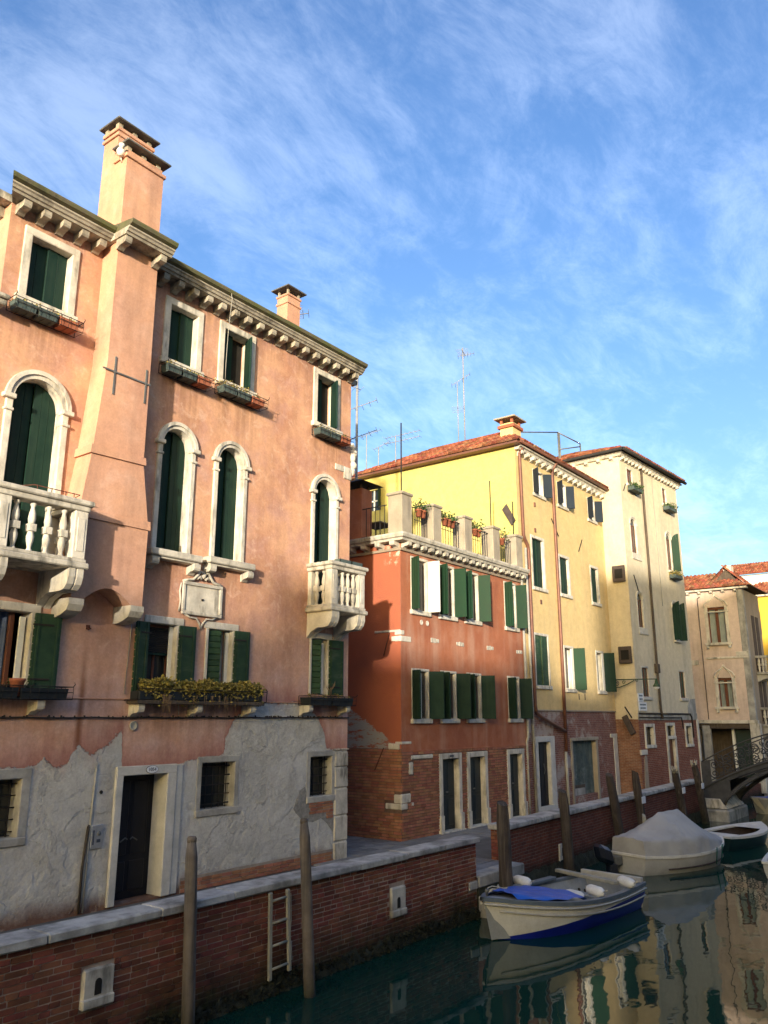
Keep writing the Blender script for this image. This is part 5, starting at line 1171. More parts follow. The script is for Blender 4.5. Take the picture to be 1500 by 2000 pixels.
# side window, vent, dark slab for a cast shadow
shutter(yel, XL - .03, 19.25, 11.3, 12.2, .38, -1, 25, 3, 'v', 'green_paint')
rect = MB().box(XL + .12, XL + .16, 19.25, 20.0, 11.3, 12.2).build('side_window', 'glass', yel)
m = MB()
for yy in (19.25, 19.6, 19.95): m.box(XL + .08, XL + .12, yy, yy + .05, 11.3, 12.2)
m.box(XL + .08, XL + .12, 19.25, 20.0, 11.72, 11.77); m.build('muntins', 'white_paint', rect)
q_ = MB().add([(XL - .03, 13.62, 10.42), (XL - .03, 13.44, 10.60), (XL - .03, 13.10, 9.95), (XL - .03, 13.26, 9.78)], [(0, 1, 2, 3)]); q_.v += [(x - .05, y, z) for x, y, z in q_.v]; q_.f += [(4, 5, 6, 7), (0, 1, 5, 4), (1, 2, 6, 5), (2, 3, 7, 6), (3, 0, 4, 7)]; q_.sm += [False] * 5
q_.build('shadow_slab', 'board_brown', yel)  # dark slab standing in for a slanted cast shadow on the wall
# roof furniture
ch = MB().box(26.1, 26.75, Y + .5, Y + 1.05, 12.9, 14.10).build('chimney', 'plaster_yellow', yel)
MB().cbox(26.02, 26.83, Y + .42, Y + 1.13, 13.90, 14.02, .01).build('chimney_band', 'terracotta', ch)
m = MB()
for a in (26.1, 26.67):
    for b in (Y + .5, Y + .95): m.box(a, a + .08, b, b + .1, 14.09, 14.26)
m.build('hood_props', 'terracotta', ch)
MB().cbox(25.92, 26.93, Y + .32, Y + 1.23, 14.26, 14.32, .01).build('hood', 'concrete_warm', ch)
MB().tube([(26.2, Y + 1.95, 13.0), (26.2, Y + 1.95, 13.75)], .09, 10).build('flue_pipe', 'terracotta', yel)
t = thing('roof_rail', 'thin metal roof-deck frame behind the yellow house cornice', 'railing', (31.5, 15.6, 13.4))
m = MB()
for a, b in (((28.6, 15.0, 14.72), (33.4, 15.0, 16.1)), ((33.4, 15.0, 16.1), (35.0, 14.6, 15.9)), ((33.4, 15.0, 15.25), (35.0, 14.6, 15.75))): m.tube([a, b], .03, 5)
for p in ((33.4, 15.0), (33.55, 15.0), (35.0, 14.6), (28.6, 15.0)): m.tube([(p[0], p[1], 14.0), (p[0], p[1], 16.1 if p[0] > 33 and p[0] < 34 else (14.72 if p[0] < 30 else 15.9))], .035, 5)
m.build('frame', 'zinc', t)

# ================================================================== cream house (turned slightly to the canal)
CA = RAD(-3.5)
cre = thing('cream_house', 'tall cream house with arched windows at the bend of the canal', 'house', (33.2, 12.1, 0), CA, local=True)
W, ZT, ZB = 6.55, 14.42, 3.02
R4 = [(.74, 1.30, 13.2, 13.9), (4.72, 5.16, 13.08, 13.86), (.68, 1.34, 3.92, 5.14), (4.80, 5.46, 3.94, 5.14)]
A4 = [(.68, 1.26, 10.08, 11.62), (.78, 1.34, 6.84, 8.32), (4.68, 5.24, 9.82, 11.66), (4.66, 5.22, 6.55, 8.32)]
SM = [(.62, 1.40, 1.98, 2.72), (2.86, 3.62, 2.30, 2.75), (2.90, 3.60, .0, 2.18), (5.04, 5.66, 1.92, 2.72)]
fc = lambda u, w, z: (u, w, z)
MB().sheet(0, W, ZB, ZT, fc, R4 + [(*a, 'arch') for a in A4], .28).build('front_wall', 'plaster_cream', cre)
MB().sheet(.0, W, -.3, ZB, lambda u, w, z: (u, .015 + w, z), SM, .3).build('brick_base', 'brick_base_cream', cre)
MB().add([(0, 0, ZB), (0, 8, ZB), (0, 8, ZT), (0, 0, ZT)], [(0, 1, 2, 3)]).add([(W, 0, ZB), (W, 8, ZB), (W, 8, ZT), (W, 0, ZT)], [(0, 1, 2, 3)]).add([(0, 8, -.3), (W, 8, -.3), (W, 8, ZT), (0, 8, ZT)], [(0, 1, 2, 3)]).build('side_walls', 'plaster_cream', cre)
MB().add([(.01, .015, -.3), (.01, 3, -.3), (.01, 3, ZB), (.01, .015, ZB)], [(0, 1, 2, 3)]).build('brick_side', 'brick_old', cre)
MB().add([(W - .01, .015, -.3), (W - .01, 8, -.3), (W - .01, 8, ZB), (W - .01, .015, ZB)], [(0, 1, 2, 3)]).build('brick_side', 'brick_old', cre)
MB().box(.05, W - .05, 1.2, 1.3, 0, 14.2).build('inner_wall', 'interior', cre)
MB().cbox(-.02, W + .02, -.02, .02, ZB - .04, ZB + .26, .01).build('grey_band', 'stone_grey', cre)
hip_roof(cre, [(-.35, -.38, ZT + .12), (W + .35, -.38, ZT + .12), (W + .35, 8.2, ZT + .12), (-.35, 8.2, ZT + .12)], [(2.9, 3.6, 15.9), (3.7, 4.2, 15.9)], tile_faces=(0, 3))
for p0, p1 in (((-.35, -.40, ZT + .07), (W + .35, -.40, ZT + .07)), ((-.37, -.38, ZT + .07), (-.37, 8.2, ZT + .07))): MB().tube([p0, p1], .075, 8).build('gutter', 'iron', cre)
m = MB(); pr = [(0, ZT - .14), (.12, ZT - .14), (.2, ZT - .04), (.26, ZT - .02), (.26, ZT + .02), (0, ZT + .02)]; n = len(pr)
pts = [[(-p[0], 8, p[1]) for p in pr], [(-p[0], -p[0], p[1]) for p in pr], [(W + p[0], -p[0], p[1]) for p in pr]]
for A, B in zip(pts, pts[1:]): m.add(A + B, [(i, (i + 1) % n, n + (i + 1) % n, n + i) for i in range(n)])
m.build('cornice', 'stone', cre)
br = modillion(.13, .2, .16, 'stone')
for i in range(18): inst('bracket', br, cre, (.15 + i * .37, 0, ZT - .142))
for i in range(8): inst('bracket', br, cre, (0, .3 + i * .6, ZT - .142), (0, 0, -math.pi / 2))
for a, b, c, d in R4:
    rect_frame(cre, 0, a, b, c, d, .06, .012, .2, 'stone', sill=.06, sw=.06); sash(cre, .07, a + .01, b - .01, c + .01, d - .01, 'wood_brown')
for i, (a, b, c, d) in enumerate(A4):
    arch_frame(cre, 0, a, b, c, d, .08, .015, .2, 'stone', cap=False); sash(cre, .08, a + .01, b - .01, c + .01, d - (b - a) / 2, 'wood_brown')
    MB().prism(arc((a + b) / 2, d - (b - a) / 2, (b - a) / 2 - .01, 0, 180, 12), 'y', .07, .09).build('fanlight', 'glass', cre)
    if i < 2: MB().cbox(a - .05, b + .32, -.05, .2, c - .30, c - .24, .01).cbox(a + .0, b + .30, -.01, .1, c - .24, c, .01).build('sill_panel', 'stone', cre)
    else:
        MB().cbox(a - .1, b + .1, -.1, .2, c - .1, c, .012).build('sill', 'stone', cre)
        w = (b - a) / 2 + .08
        shutter(cre, b + .02, -.03, c, d, w - .02, -1, 104, 3, 'v', 'green_bright' if i == 2 else 'green_paint', arch=True)
        if i == 3: shutter(cre, a - .02, -.03, c, d, w, 1, 95, 3, 'v', 'green_paint', arch=True)
shutter(cre, 4.82, .1, 3.95, 5.13, .3, 1, 0, 2, 'v', 'green_worn'); shutter(cre, 5.44, .1, 3.95, 5.13, .3, -1, 0, 2, 'v', 'green_worn')
for a, b, c, d in (SM[0], SM[1], SM[3]):
    rect_frame(cre, 0, a, b, c, d, .12, .03, .24, 'stone', sill=.03, sw=0); MB().box(a, b, .14, .16, c, d).build('pane', 'glass', cre)
    g_ = MB().tube([(a, .1, (c + d) / 2), (b, .1, (c + d) / 2)], .012, 5).build('bars', 'iron', cre)
    for i in range(3): inst('bar', MB().tube([(0, 0, c), (0, 0, d)], .012, 5).mesh('bar', 'iron'), g_, (a + (b - a) * (i + .5) / 3, .12, 0))
MB().cbox(2.72, 2.91, -.03, .25, 0, 2.2, .01).cbox(3.59, 3.80, -.03, .25, 0, 2.2, .01).build('door_frame', 'stone', cre)
MB().box(2.90, 3.60, .1, .14, 0, 2.19).build('door', 'wood_brown', cre)
MB().prism([(.12, 0), (.55, 0), (.55, 1.55), (.45, 1.6), (.30, 1.5), (.22, .9)], 'y', -.01, .03).build('bare_render', 'plaster_tan', cre)
MB().cbox(-.02, .60, -.03, .05, 1.62, 1.82, .012).build('lintel_stone', 'stone', cre)
MB().prism([(5.5, 3.05), (6.5, 3.05), (6.5, 3.95), (5.9, 3.9), (5.5, 3.6)], 'y', -.012, .01).build('bare_render', 'stone_grey', cre)
MB().cbox(W - .12, W + .03, -.05, .1, -.2, 3.0, .012).build('corner_stone', 'stone_slab', cre)
pp = [(2.21, -.08, 14.25), (2.20, -.08, 10), (2.18, -.08, 6.4), (2.14, -.09, 5.2), (2.16, -.09, 4.3), (2.2, -.08, 3.4), (2.27, -.1, 3.05)]
MB().tube(pp, .055, 8).build('drainpipe', 'timber', cre)
MB().cbox(2.02, 2.32, -.16, 0, 4.95, 5.35, .03).build('pipe_hopper', 'timber', cre)
MB().tube([(.0, -.06, 3.26), (2.2, -.06, 3.25), (5.6, -.06, 3.25), (5.75, -.06, 3.1), (5.78, -.06, 2.2)], .035, 6).tube([(.0, -.06, 3.10), (2.4, -.06, 3.09), (4.5, -.06, 3.09), (4.6, -.06, 2.6)], .025, 6).build('wall_pipe', 'cable', cre)
MB().tube([(.55, -.04, 9.05), (.95, -.04, 8.35)], .02, 5).build('tie_iron', 'iron', cre); MB().tube([(.18, -.04, 12.75), (.42, -.04, 13.1)], .02, 5).build('tie_iron', 'iron', cre)
MB().tube([(3.5, -.03, 14.2), (3.5, -.03, 8.0)], .012, 5).build('wall_cable', 'grey_pipe', cre)
for lab, x0, x1, z in (('small green window box under the top left window of the cream house', .6, 1.6, 12.85), ('small green window box under the top right window of the cream house', 4.55, 5.55, 12.72), ('window box of yellowing leaves below the arched window with open green shutter', 4.6, 5.5, 9.42)):
    P = Matrix.Rotation(CA, 4, 'Z') @ Vector(((x0 + x1) / 2, 0, z)) + Vector((33.2, 12.1, 0))
    t = thing('flower_box', lab, 'flower box', P, CA, 'window boxes of the cream house', local=True); w = (x1 - x0) / 2
    MB().cbox(-w, w, -.34, -.05, 0, .18, .01).build('trough', 'trough', t); lf = MB()
    leaves(lf, [(rnd.uniform(-w, w), -.2 + rnd.gauss(0, .10), .2 + rnd.gauss(0, .07)) for _ in range(420)], (.05, .09)); lf.build('foliage', 'leaf_olive' if 'yellowing' in lab else 'leaf_green', t)
    MB().tube([(-w + .1, 0, -.05), (-w + .1, -.3, -.02)], .012, 5).tube([(w - .1, 0, -.05), (w - .1, -.3, -.02)], .012, 5).build('bracket', 'iron', t)
# boards hung on the narrow return beside the yellow house
for lab, yy, z, a in (('dark square board hung on the cream house corner, upper one', 12.44, 9.05, 10), ('dark square board hung on the cream house corner, above the street lamp', 12.42, 5.62, 6)):
    t = thing('wall_board', lab, 'board', (33.12, yy, z - .35), group=None)
    m = MB().cbox(33.06, 33.12, yy - .28, yy + .28, z - .35, z + .35, .02); m.build('panel', 'board_brown', t)
    MB().cbox(33.045, 33.062, yy - .17, yy + .17, z - .2, z + .2, .02).build('inset', 'interior', t); MB().box(33.10, 33.21, yy - .04, yy + .04, z - .05, z + .05).build('fixing', 'iron', t)
t = thing('wall_board', 'tilted dark plank box low on the cream house corner above the bricks', 'board', (33.1, 12.4, 2.7))
m = MB(); 
for q_ in ((12.62, 3.15, 12.30, 2.55), ): m.prism([(12.74, 3.10), (12.54, 3.20), (12.22, 2.50), (12.42, 2.40)], 'x', 33.02, 33.12)
m.build('panel', 'board_brown', t); MB().box(33.1, 33.2, 12.42, 12.5, 2.8, 2.9).build('fixing', 'iron', t)
MB().tube([(33.0, 12.56, 3.52), (33.0, 12.30, 3.08)], .03, 5).build('rod', 'iron', t)
# street name plates
for lab, u0, u1, z0_, z1_, rows in (('upper of two white street-name plates on the cream house', .06, .56, 3.72, 4.06, 2), ('lower, wider white street-name plate on the cream house', .08, .84, 3.36, 3.70, 2)):
    P = Matrix.Rotation(CA, 4, 'Z') @ Vector((u0, -.03, z0_)) + Vector((33.2, 12.1, 0))
    t = thing('street_sign', lab, 'sign', P, CA, local=True); MB().cbox(0, u1 - u0, -.012, .03, 0, z1_ - z0_, .006).build('plate', 'sign_white', t)
    m = MB()
    for r_ in range(rows):
        x = .1 if r_ else .06
        while x < u1 - u0 - .12:
            l = rnd.uniform(.02, .045); m.box(x, x + l, -.016, -.01, .07 + .14 * (1 - r_), .14 + .14 * (1 - r_)); x += l + .018
    m.build('lettering', 'rail_grey', t)
# bracket street lamp
t = thing('street_lamp', 'green iron wall lamp on a scrolled bracket between the yellow and cream houses', 'lamp', (33.1, 13.05, 4.6))
m = MB().tube([(33.05, 13.05, 4.62), (33.05, 11.2, 4.60)], .022, 6); m.tube([(33.05, 13.02, 4.30), (33.05, 12.75, 4.30), (33.05, 12.4, 4.42), (33.05, 12.1, 4.57)], .02, 6)
def spiral(c, r, turns, d, n=26): return [(33.05, c[0] + d * r * (1 - .8 * i / n) * math.cos(turns * 6.283 * i / n), c[1] + r * (1 - .8 * i / n) * math.sin(turns * 6.283 * i / n)) for i in range(n)]
m.tube(spiral((12.86, 4.46), .13, 1.6, 1), .014, 5).tube(spiral((12.55, 4.50), .08, 1.4, -1), .012, 5).tube(spiral((12.0, 4.55), .06, 1.3, 1), .012, 5)
m.build('bracket', 'green_worn', t); MB().cbox(33.0, 33.1, 12.99, 13.04, 4.2, 4.75, .01).build('wall_plate', 'green_worn', t)
MB().lathe([(.03, .30), (.05, .22), (.07, .12), (.15, .0), (.15, -.02), (.0, -.02)][::-1], (33.05, 11.2, 4.32), 12).build('lamp_shade', 'green_worn', t)
MB().lathe([(0, -.10), (.09, -.08), (.12, -.02), (.0, -.015)], (33.05, 11.2, 4.30), 12).build('lamp_glass', 'sign_white', t)
# ================================================================== pink house beyond the bridge
pin = thing('pink_house', 'pale pink house with pointed gothic windows behind the iron bridge', 'house', (44, 10.1, 0))
PXF, PYF, ZT = 44.0, 10.1, 9.55
sd_ = lambda u, w, z: (PXF + w, u, z)
GW = [(11.04, 11.92, 6.85, 8.70), (11.04, 11.74, 3.62, 5.06)]
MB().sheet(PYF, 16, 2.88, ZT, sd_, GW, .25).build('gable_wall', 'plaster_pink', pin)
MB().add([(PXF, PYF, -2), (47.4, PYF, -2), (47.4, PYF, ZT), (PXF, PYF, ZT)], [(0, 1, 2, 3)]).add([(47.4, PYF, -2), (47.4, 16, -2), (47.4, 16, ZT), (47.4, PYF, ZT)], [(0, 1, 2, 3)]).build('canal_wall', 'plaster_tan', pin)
MB().box(PXF + .02, PXF + .3, 12.9, 16, -.3, 2.88).box(PXF + 3.2, PXF + 3.4, 10.1, 16, -.3, 2.88).build('passage_wall', 'plaster_tan', pin)
MB().box(PXF - .06, PXF + .3, 10.02, 13.0, 2.80, 2.96).build('lintel', 'stone', pin); MB().box(PXF + .02, PXF + 3.3, 10.2, 15, 2.55, 2.78).build('passage_ceiling', 'timber', pin)
MB().cbox(PXF - .03, PXF + .4, 9.95, 10.42, -.5, 2.80, .02).build('corner_pier', 'stone', pin)
MB().cbox(PXF + .4, PXF + .55, 11.28, 11.42, 0, 2.6, .01).build('passage_post', 'white_paint', pin); MB().cbox(PXF + .0, PXF + .25, 12.35, 12.75, -.1, 2.7, .03).build('timber_post', 'stone_grey', pin)
MB().cbox(PXF + .6, PXF + .66, 10.42, 11.28, .2, 2.5, .01).build('teal_door', 'hull_green', pin); MB().cbox(PXF + 1.2, PXF + 1.26, 11.5, 12.7, .0, 2.5, .01).build('plank_door', 'timber', pin)
for a, b, c, d in GW:
    m_ = (a + b) / 2; hw = (b - a) / 2
    o = MB().cbox(PXF - .03, PXF + .2, a - .15, a + .01, c, d + .02, .01).cbox(PXF - .03, PXF + .2, b - .01, b + .15, c, d + .02, .01).cbox(PXF - .05, PXF + .02, a - .2, b + .2, d - .28, d - .22, .01).build('window_frame', 'stone', pin)
    for rr_, tk in ((hw + .15, .04), (hw - .02, .022)):
        pts = []
        for sg in (1, -1):
            half = [(m_ + sg * rr_, d), (m_ + sg * rr_ * .97, d + .12), (m_ + sg * rr_ * .80, d + .27), (m_ + sg * rr_ * .5, d + .38), (m_ + sg * rr_ * .25, d + .46), (m_ + sg * rr_ * .08, d + .56), (m_, d + .66)]
            MB().tube([(PXF - .02, p[0], p[1]) for p in half], tk, 6).build('ogee_moulding', 'stone', o)
    MB().cbox(PXF - .14, PXF + .1, a - .22, b + .22, c - .13, c, .012).build('sill', 'stone', o)
    for yy in (a - .1, b + .1): MB().cbox(PXF - .12, PXF + .02, yy - .07, yy + .07, c - .30, c - .132, .02).build('sill_bracket', 'stone', o)
    MB().cbox(PXF + .08, PXF + .14, a, b, d - .12, d, .008).cbox(PXF + .08, PXF + .14, m_ - .07, m_ + .07, c, d - .12, .008).cbox(PXF + .08, PXF + .14, a, a + .06, c, d - .12, .008).cbox(PXF + .08, PXF + .14, b - .06, b, c, d - .12, .008).build('sash', 'wood_brown', pin)
    for p, q_ in ((a + .06, m_ - .07), (m_ + .07, b - .06)):
        MB().grid(lambda u, v: (PXF + .2 + .02 * math.sin(u * 30), p + (q_ - p) * u, c + (d - .12 - c) * v), 30, 2).build('curtain', 'curtain_pale', pin)
MB().cbox(PXF - .05, PXF + .02, PYF, 12.2, 6.02, 6.12, .012).cbox(PXF - .06, PXF + .02, PYF, 10.7, 6.12, 6.35, .012).cbox(PXF - .05, PXF + .02, 12.6, 13.2, 5.75, 6.0, .012).build('string_course', 'stone', pin)
MB().cbox(PXF - .02, PXF + .3, PYF - .03, PYF + .28, 2.95, 9.5, .015).build('corner_quoin', 'stone_grey', pin)
MB().tube([(PXF - .05, 12.35, 9.2), (PXF - .05, 12.35, 3.0)], .018, 5).tube([(PXF - .05, 12.35, 9.2), (PXF - .05, 12.2, 9.3)], .018, 5).build('wall_cable', 'cable', pin)
MB().cbox(PXF - .28, PXF + .1, PYF - .3, 16, ZT, ZT + .10, .02).build('cornice', 'stone', pin)
br = modillion(.12, .2, .15, 'stone')
for i in range(6): inst('bracket', br, pin, (PXF, 10.4 + i * .6, ZT - .002), (0, 0, -math.pi / 2))
A, B = Vector((PXF - .35, 16, ZT + .12)), Vector((PXF - .35, PYF - .5, ZT + .12)); C_, D_ = Vector((PXF + 2.2, PYF + 2.0, 10.8)), Vector((PXF + 2.2, 16, 10.8)); E_, F_ = Vector((47.6, PYF - .5, ZT + .12)), Vector((47.6, PYF + 2.0, 10.8))
r_ = MB().add([A, B, C_, D_], [(0, 1, 2, 3)]).add([B, E_, F_, C_], [(0, 1, 2, 3)]).add([D_, C_, F_, (47.6, 16, 10.8)], [(0, 1, 2, 3)]).box(PXF - .3, 47.6, PYF - .5, 16, ZT + .1, ZT + .13).build('roof', 'roof_under', pin)
t_ = MB(); tile_roof(t_, [A, B, C_, D_], A, B, (2.55, 0, 1.13)); o = t_.build('tiles', 'roof_tile', r_); o['kind'] = 'stuff'
m = MB().prism([(PYF + .2, 10.0), (PYF + 1.6, 10.0), (PYF + .9, 10.72)], 'x', PXF + .7, PXF + 2.6); m.build('dormer', 'timber', r_)
t_ = MB()
for sg in (-1, 1):
    a = Vector((PXF + .55, PYF + .9 + sg * .85, 9.98)); b = Vector((PXF + 2.6, PYF + .9 + sg * .85, 9.98)); tile_roof(t_, [a, b, Vector((PXF + 2.6, PYF + .9, 10.8)), Vector((PXF + .55, PYF + .9, 10.8))], a, b, (0, -sg * .85, .82))
o = t_.build('dormer_tiles', 'roof_tile', r_); o['kind'] = 'stuff'
MB().box(PXF + .8, PXF + 1.3, PYF + .6, PYF + 1.0, 10.4, 10.95).build('chimney', 'plaster_pink', r_)
for z in (5.35, 2.75):                                            # balconies on the canal side
    o = MB().cbox(45.2, 46.7, PYF - .75, PYF + .01, z - .12, z, .02).cbox(45.2, 46.7, PYF - .78, PYF - .62, z + .72, z + .86, .02).cbox(45.2, 45.36, PYF - .75, PYF - .6, z, z + .72, .01).cbox(45.2, 45.36, PYF - .6, PYF, z + .72, z + .84, .01).build('balcony', 'stone_grey', pin)
    for i in range(3): inst('baluster', bal, o, (45.28, PYF - .5 + i * .17, z))
    for i in range(6): inst('baluster', bal, o, (45.5 + i * .21, PYF - .68, z))
    for x in (45.4, 46.5): MB().prism([(PYF, z - .5), (PYF, z - .12), (PYF - .7, z - .12), (PYF - .66, z - .3), (PYF - .3, z - .36)], 'x', x - .12, x + .12).build('console', 'stone_grey', o)
for z0_, z1_ in ((5.45, 8.3), (2.9, 4.9)):
    for x in (45.35, 46.2): MB().box(x, x + .6, PYF - .02, PYF + .02, z0_, z1_).build('canal_shutter', 'board_brown', pin)
tag(MB().box(36.2, 60, 10.2, 10.32, -2.4, -.02).build('quay_facing', 'brick_quay_far', org=(48, 10.2, -2.4)), 'brick quay face under the bridge leading to the pink house', 'wall')

# houses at the far end of the canal
fa = thing('ochre_house', 'bright yellow house seen beyond the pink house at the right edge', 'house', (62, 10, 0))
MB().sheet(4, 14.4, -1, 11.2, lambda u, w, z: (60 + w, u, z), [(12.75, 13.15, 8.6, 10.2), (12.0, 12.4, 3.0, 5.0)], .25).build('front_wall', 'ochre_plaster', fa)
MB().box(60.4, 70, 4, 14.4, -1, 11.1).build('rear', 'interior', fa)
MB().box(60.15, 60.2, 12.75, 13.15, 8.6, 10.2).box(60.15, 60.2, 12.0, 12.4, 3.0, 5.0).build('shutter', 'concrete_warm', fa)
MB().cbox(59.7, 60.2, 3.8, 14.6, 11.2, 11.36, .03).build('cornice', 'stone', fa)
A, B, C_, D_ = Vector((59.6, 14.6, 11.38)), Vector((59.6, 3.8, 11.38)), Vector((62.4, 4.2, 12.5)), Vector((62.4, 13.0, 12.5))
r_ = MB().add([A, B, C_, D_], [(0, 1, 2, 3)]).add([A, D_, (70, 13, 12.5), (70, 14.6, 11.38)], [(0, 1, 2, 3)]).build('roof', 'roof_under', fa); t_ = MB(); tile_roof(t_, [A, B, C_, D_], A, B, (2.8, 0, 1.12)); o = t_.build('tiles', 'roof_tile', r_); o['kind'] = 'stuff'
fb = thing('white_house', 'white rendered house with tiled roof peeping above the far yellow house', 'house', (72, 12, 0))
MB().box(68, 78, 4, 16.6, -1, 14.1).build('walls', 'plaster_white', fb)
A, B, C_, D_ = Vector((67.6, 17, 14.1)), Vector((67.6, 3.8, 14.1)), Vector((71.5, 3.8, 15.6)), Vector((71.5, 17, 15.6))
r_ = MB().add([A, B, C_, D_], [(0, 1, 2, 3)]).build('roof', 'roof_under', fb); t_ = MB(); tile_roof(t_, [A, B, C_, D_], A, B, (3.9, 0, 1.5)); o = t_.build('tiles', 'roof_tile', r_); o['kind'] = 'stuff'

# ================================================================== iron bridge
bri = thing('iron_bridge', 'black cast-iron footbridge with scrolled railings over the canal', 'bridge', (33.8, 9.9, WATER))
def dk(y): return .45 + 1.45 * (1 - ((y - 4.9) / 5.05) ** 2) ** 1 if True else 0
ys = [9.95 - 10.1 * i / 30 for i in range(31)]
def und(y): return -.30 + 1.95 * max(0, 1 - ((y - 4.9) / 4.45) ** 2) ** .8
for x0_ in (33.80, 36.10):
    top = [(y, dk(y)) for y in ys]
    beam = [(y, dk(y) - .22) for y in ys]; MB().prism(top + beam[::-1], 'x', x0_, x0_ + .06).build('deck_beam', 'bridge_iron', bri)
    yr = [9.34 - 8.88 * i / 40 for i in range(41)]; ru = [(y, min(und(y), dk(y) - .17)) for y in yr]; rt_ = [(y, min(und(y) + .17, dk(y) - .03)) for y in yr]
    MB().prism(rt_ + ru[::-1], 'x', x0_ + .008, x0_ + .07).build('arch_rib', 'bridge_iron', bri)
    for sg in (1, -1):
        q9 = lambda y: 4.9 + sg * (y - 4.9)
        MB().prism([(q9(9.95), .44), (q9(8.95), dk(8.95) - .1), (q9(8.95), und(8.95) + .1), (q9(9.22), -.26), (q9(9.34), .03), (q9(9.95), .07)], 'x', x0_ + .012, x0_ + .05).build('end_web', 'bridge_iron', bri)
    MB().tube([(x0_ + .0, y, dk(y) - .03) for y in ys], .05, 6).tube([(x0_ + .0, y, dk(y) - .28) for y in ys if abs(y - 4.9) < 3.9], .03, 5).tube([(x0_, y, min(und(y), dk(y) - .16) + .03) for y in ys if abs(y - 4.9) < 4.4], .05, 6).build('girder_ribs', 'bridge_iron', bri)
    rl = MB().tube([(x0_ + .03, y, dk(y) + .95) for y in ys], .028, 6).tube([(x0_ + .03, y, dk(y) + .10) for y in ys], .018, 5).build('handrail', 'bridge_iron', bri)
    sp = lambda cy, cz, r, t0, tn, sg: [(x0_ + .03, cy + sg * r * (1 - .78 * i / 24) * math.cos(t0 + tn * 6.283 * i / 24), cz + r * (1 - .78 * i / 24) * math.sin(t0 + tn * 6.283 * i / 24)) for i in range(25)]
    for k in range(9):
        y0 = 9.75 - k * 1.05; yc = y0 - .52; z = dk(yc)
        m = MB().tube([(x0_ + .03, y0, dk(y0) + .02), (x0_ + .03, y0, dk(y0) + .95)], .02, 5)
        sl = (dk(y0 - 1.05) - dk(y0)) / 1.05
        for oy, oz, r, t0, tn, sg in ((.27, .62, .20, .3, 1.5, 1), (.27, .28, .17, 3.0, 1.4, -1), (.76, .64, .20, 2.6, 1.5, -1), (.76, .28, .17, .2, 1.4, 1), (.52, .48, .12, 1.0, 1.2, 1), (.52, .80, .09, 2.0, 1.2, -1), (.52, .18, .08, 2.0, 1.2, 1)):
            m.tube(sp(y0 - oy, dk(y0) + sl * oy + oz, r, t0, tn, sg), .021, 4)
        for oy, oz in ((.27, .62), (.76, .64)): m.lathe([(0, -.03), (.035, 0), (0, .03)], (x0_ + .03, y0 - oy, dk(y0) + sl * oy + oz), 6)
        m.build('railing_panel', 'bridge_iron', bri)
m = MB()
for a, b in zip(ys, ys[1:]): m.add([(33.84, a, dk(a) - .08), (33.84, b, dk(b) - .08), (36.1, b, dk(b) - .08), (36.1, a, dk(a) - .08)], [(0, 1, 2, 3)])
m.build('deck', 'stone_grey', bri)
ab = MB().cbox(33.66, 36.3, 9.35, 10.25, -.30, .06, .03).build('abutment', 'stone', bri); MB().prism([(9.36, -.30), (9.10, -.29), (9.36, .03)], 'x', 33.7, 36.2).build('skewback', 'stone', ab)
MB().cbox(33.5, 36.4, 9.02, 10.3, -2.2, -.32, .06).build('footing', 'stone_grey', ab)
MB().cbox(33.66, 36.3, -.9, .2, -2, .05, .03).build('far_abutment', 'stone', bri)
MB().cbox(33.72, 36.2, 9.96, 10.9, .0, .22, .02).cbox(33.72, 36.2, 9.96, 10.5, .22, .42, .02).build('bridge_steps', 'stone_grey', bri)
MB().prism([(9.97, .44), (9.97, 1.38), (9.62, 1.50), (9.62, .58)], 'x', 33.815, 33.835).build('end_plate', 'bridge_iron', bri)

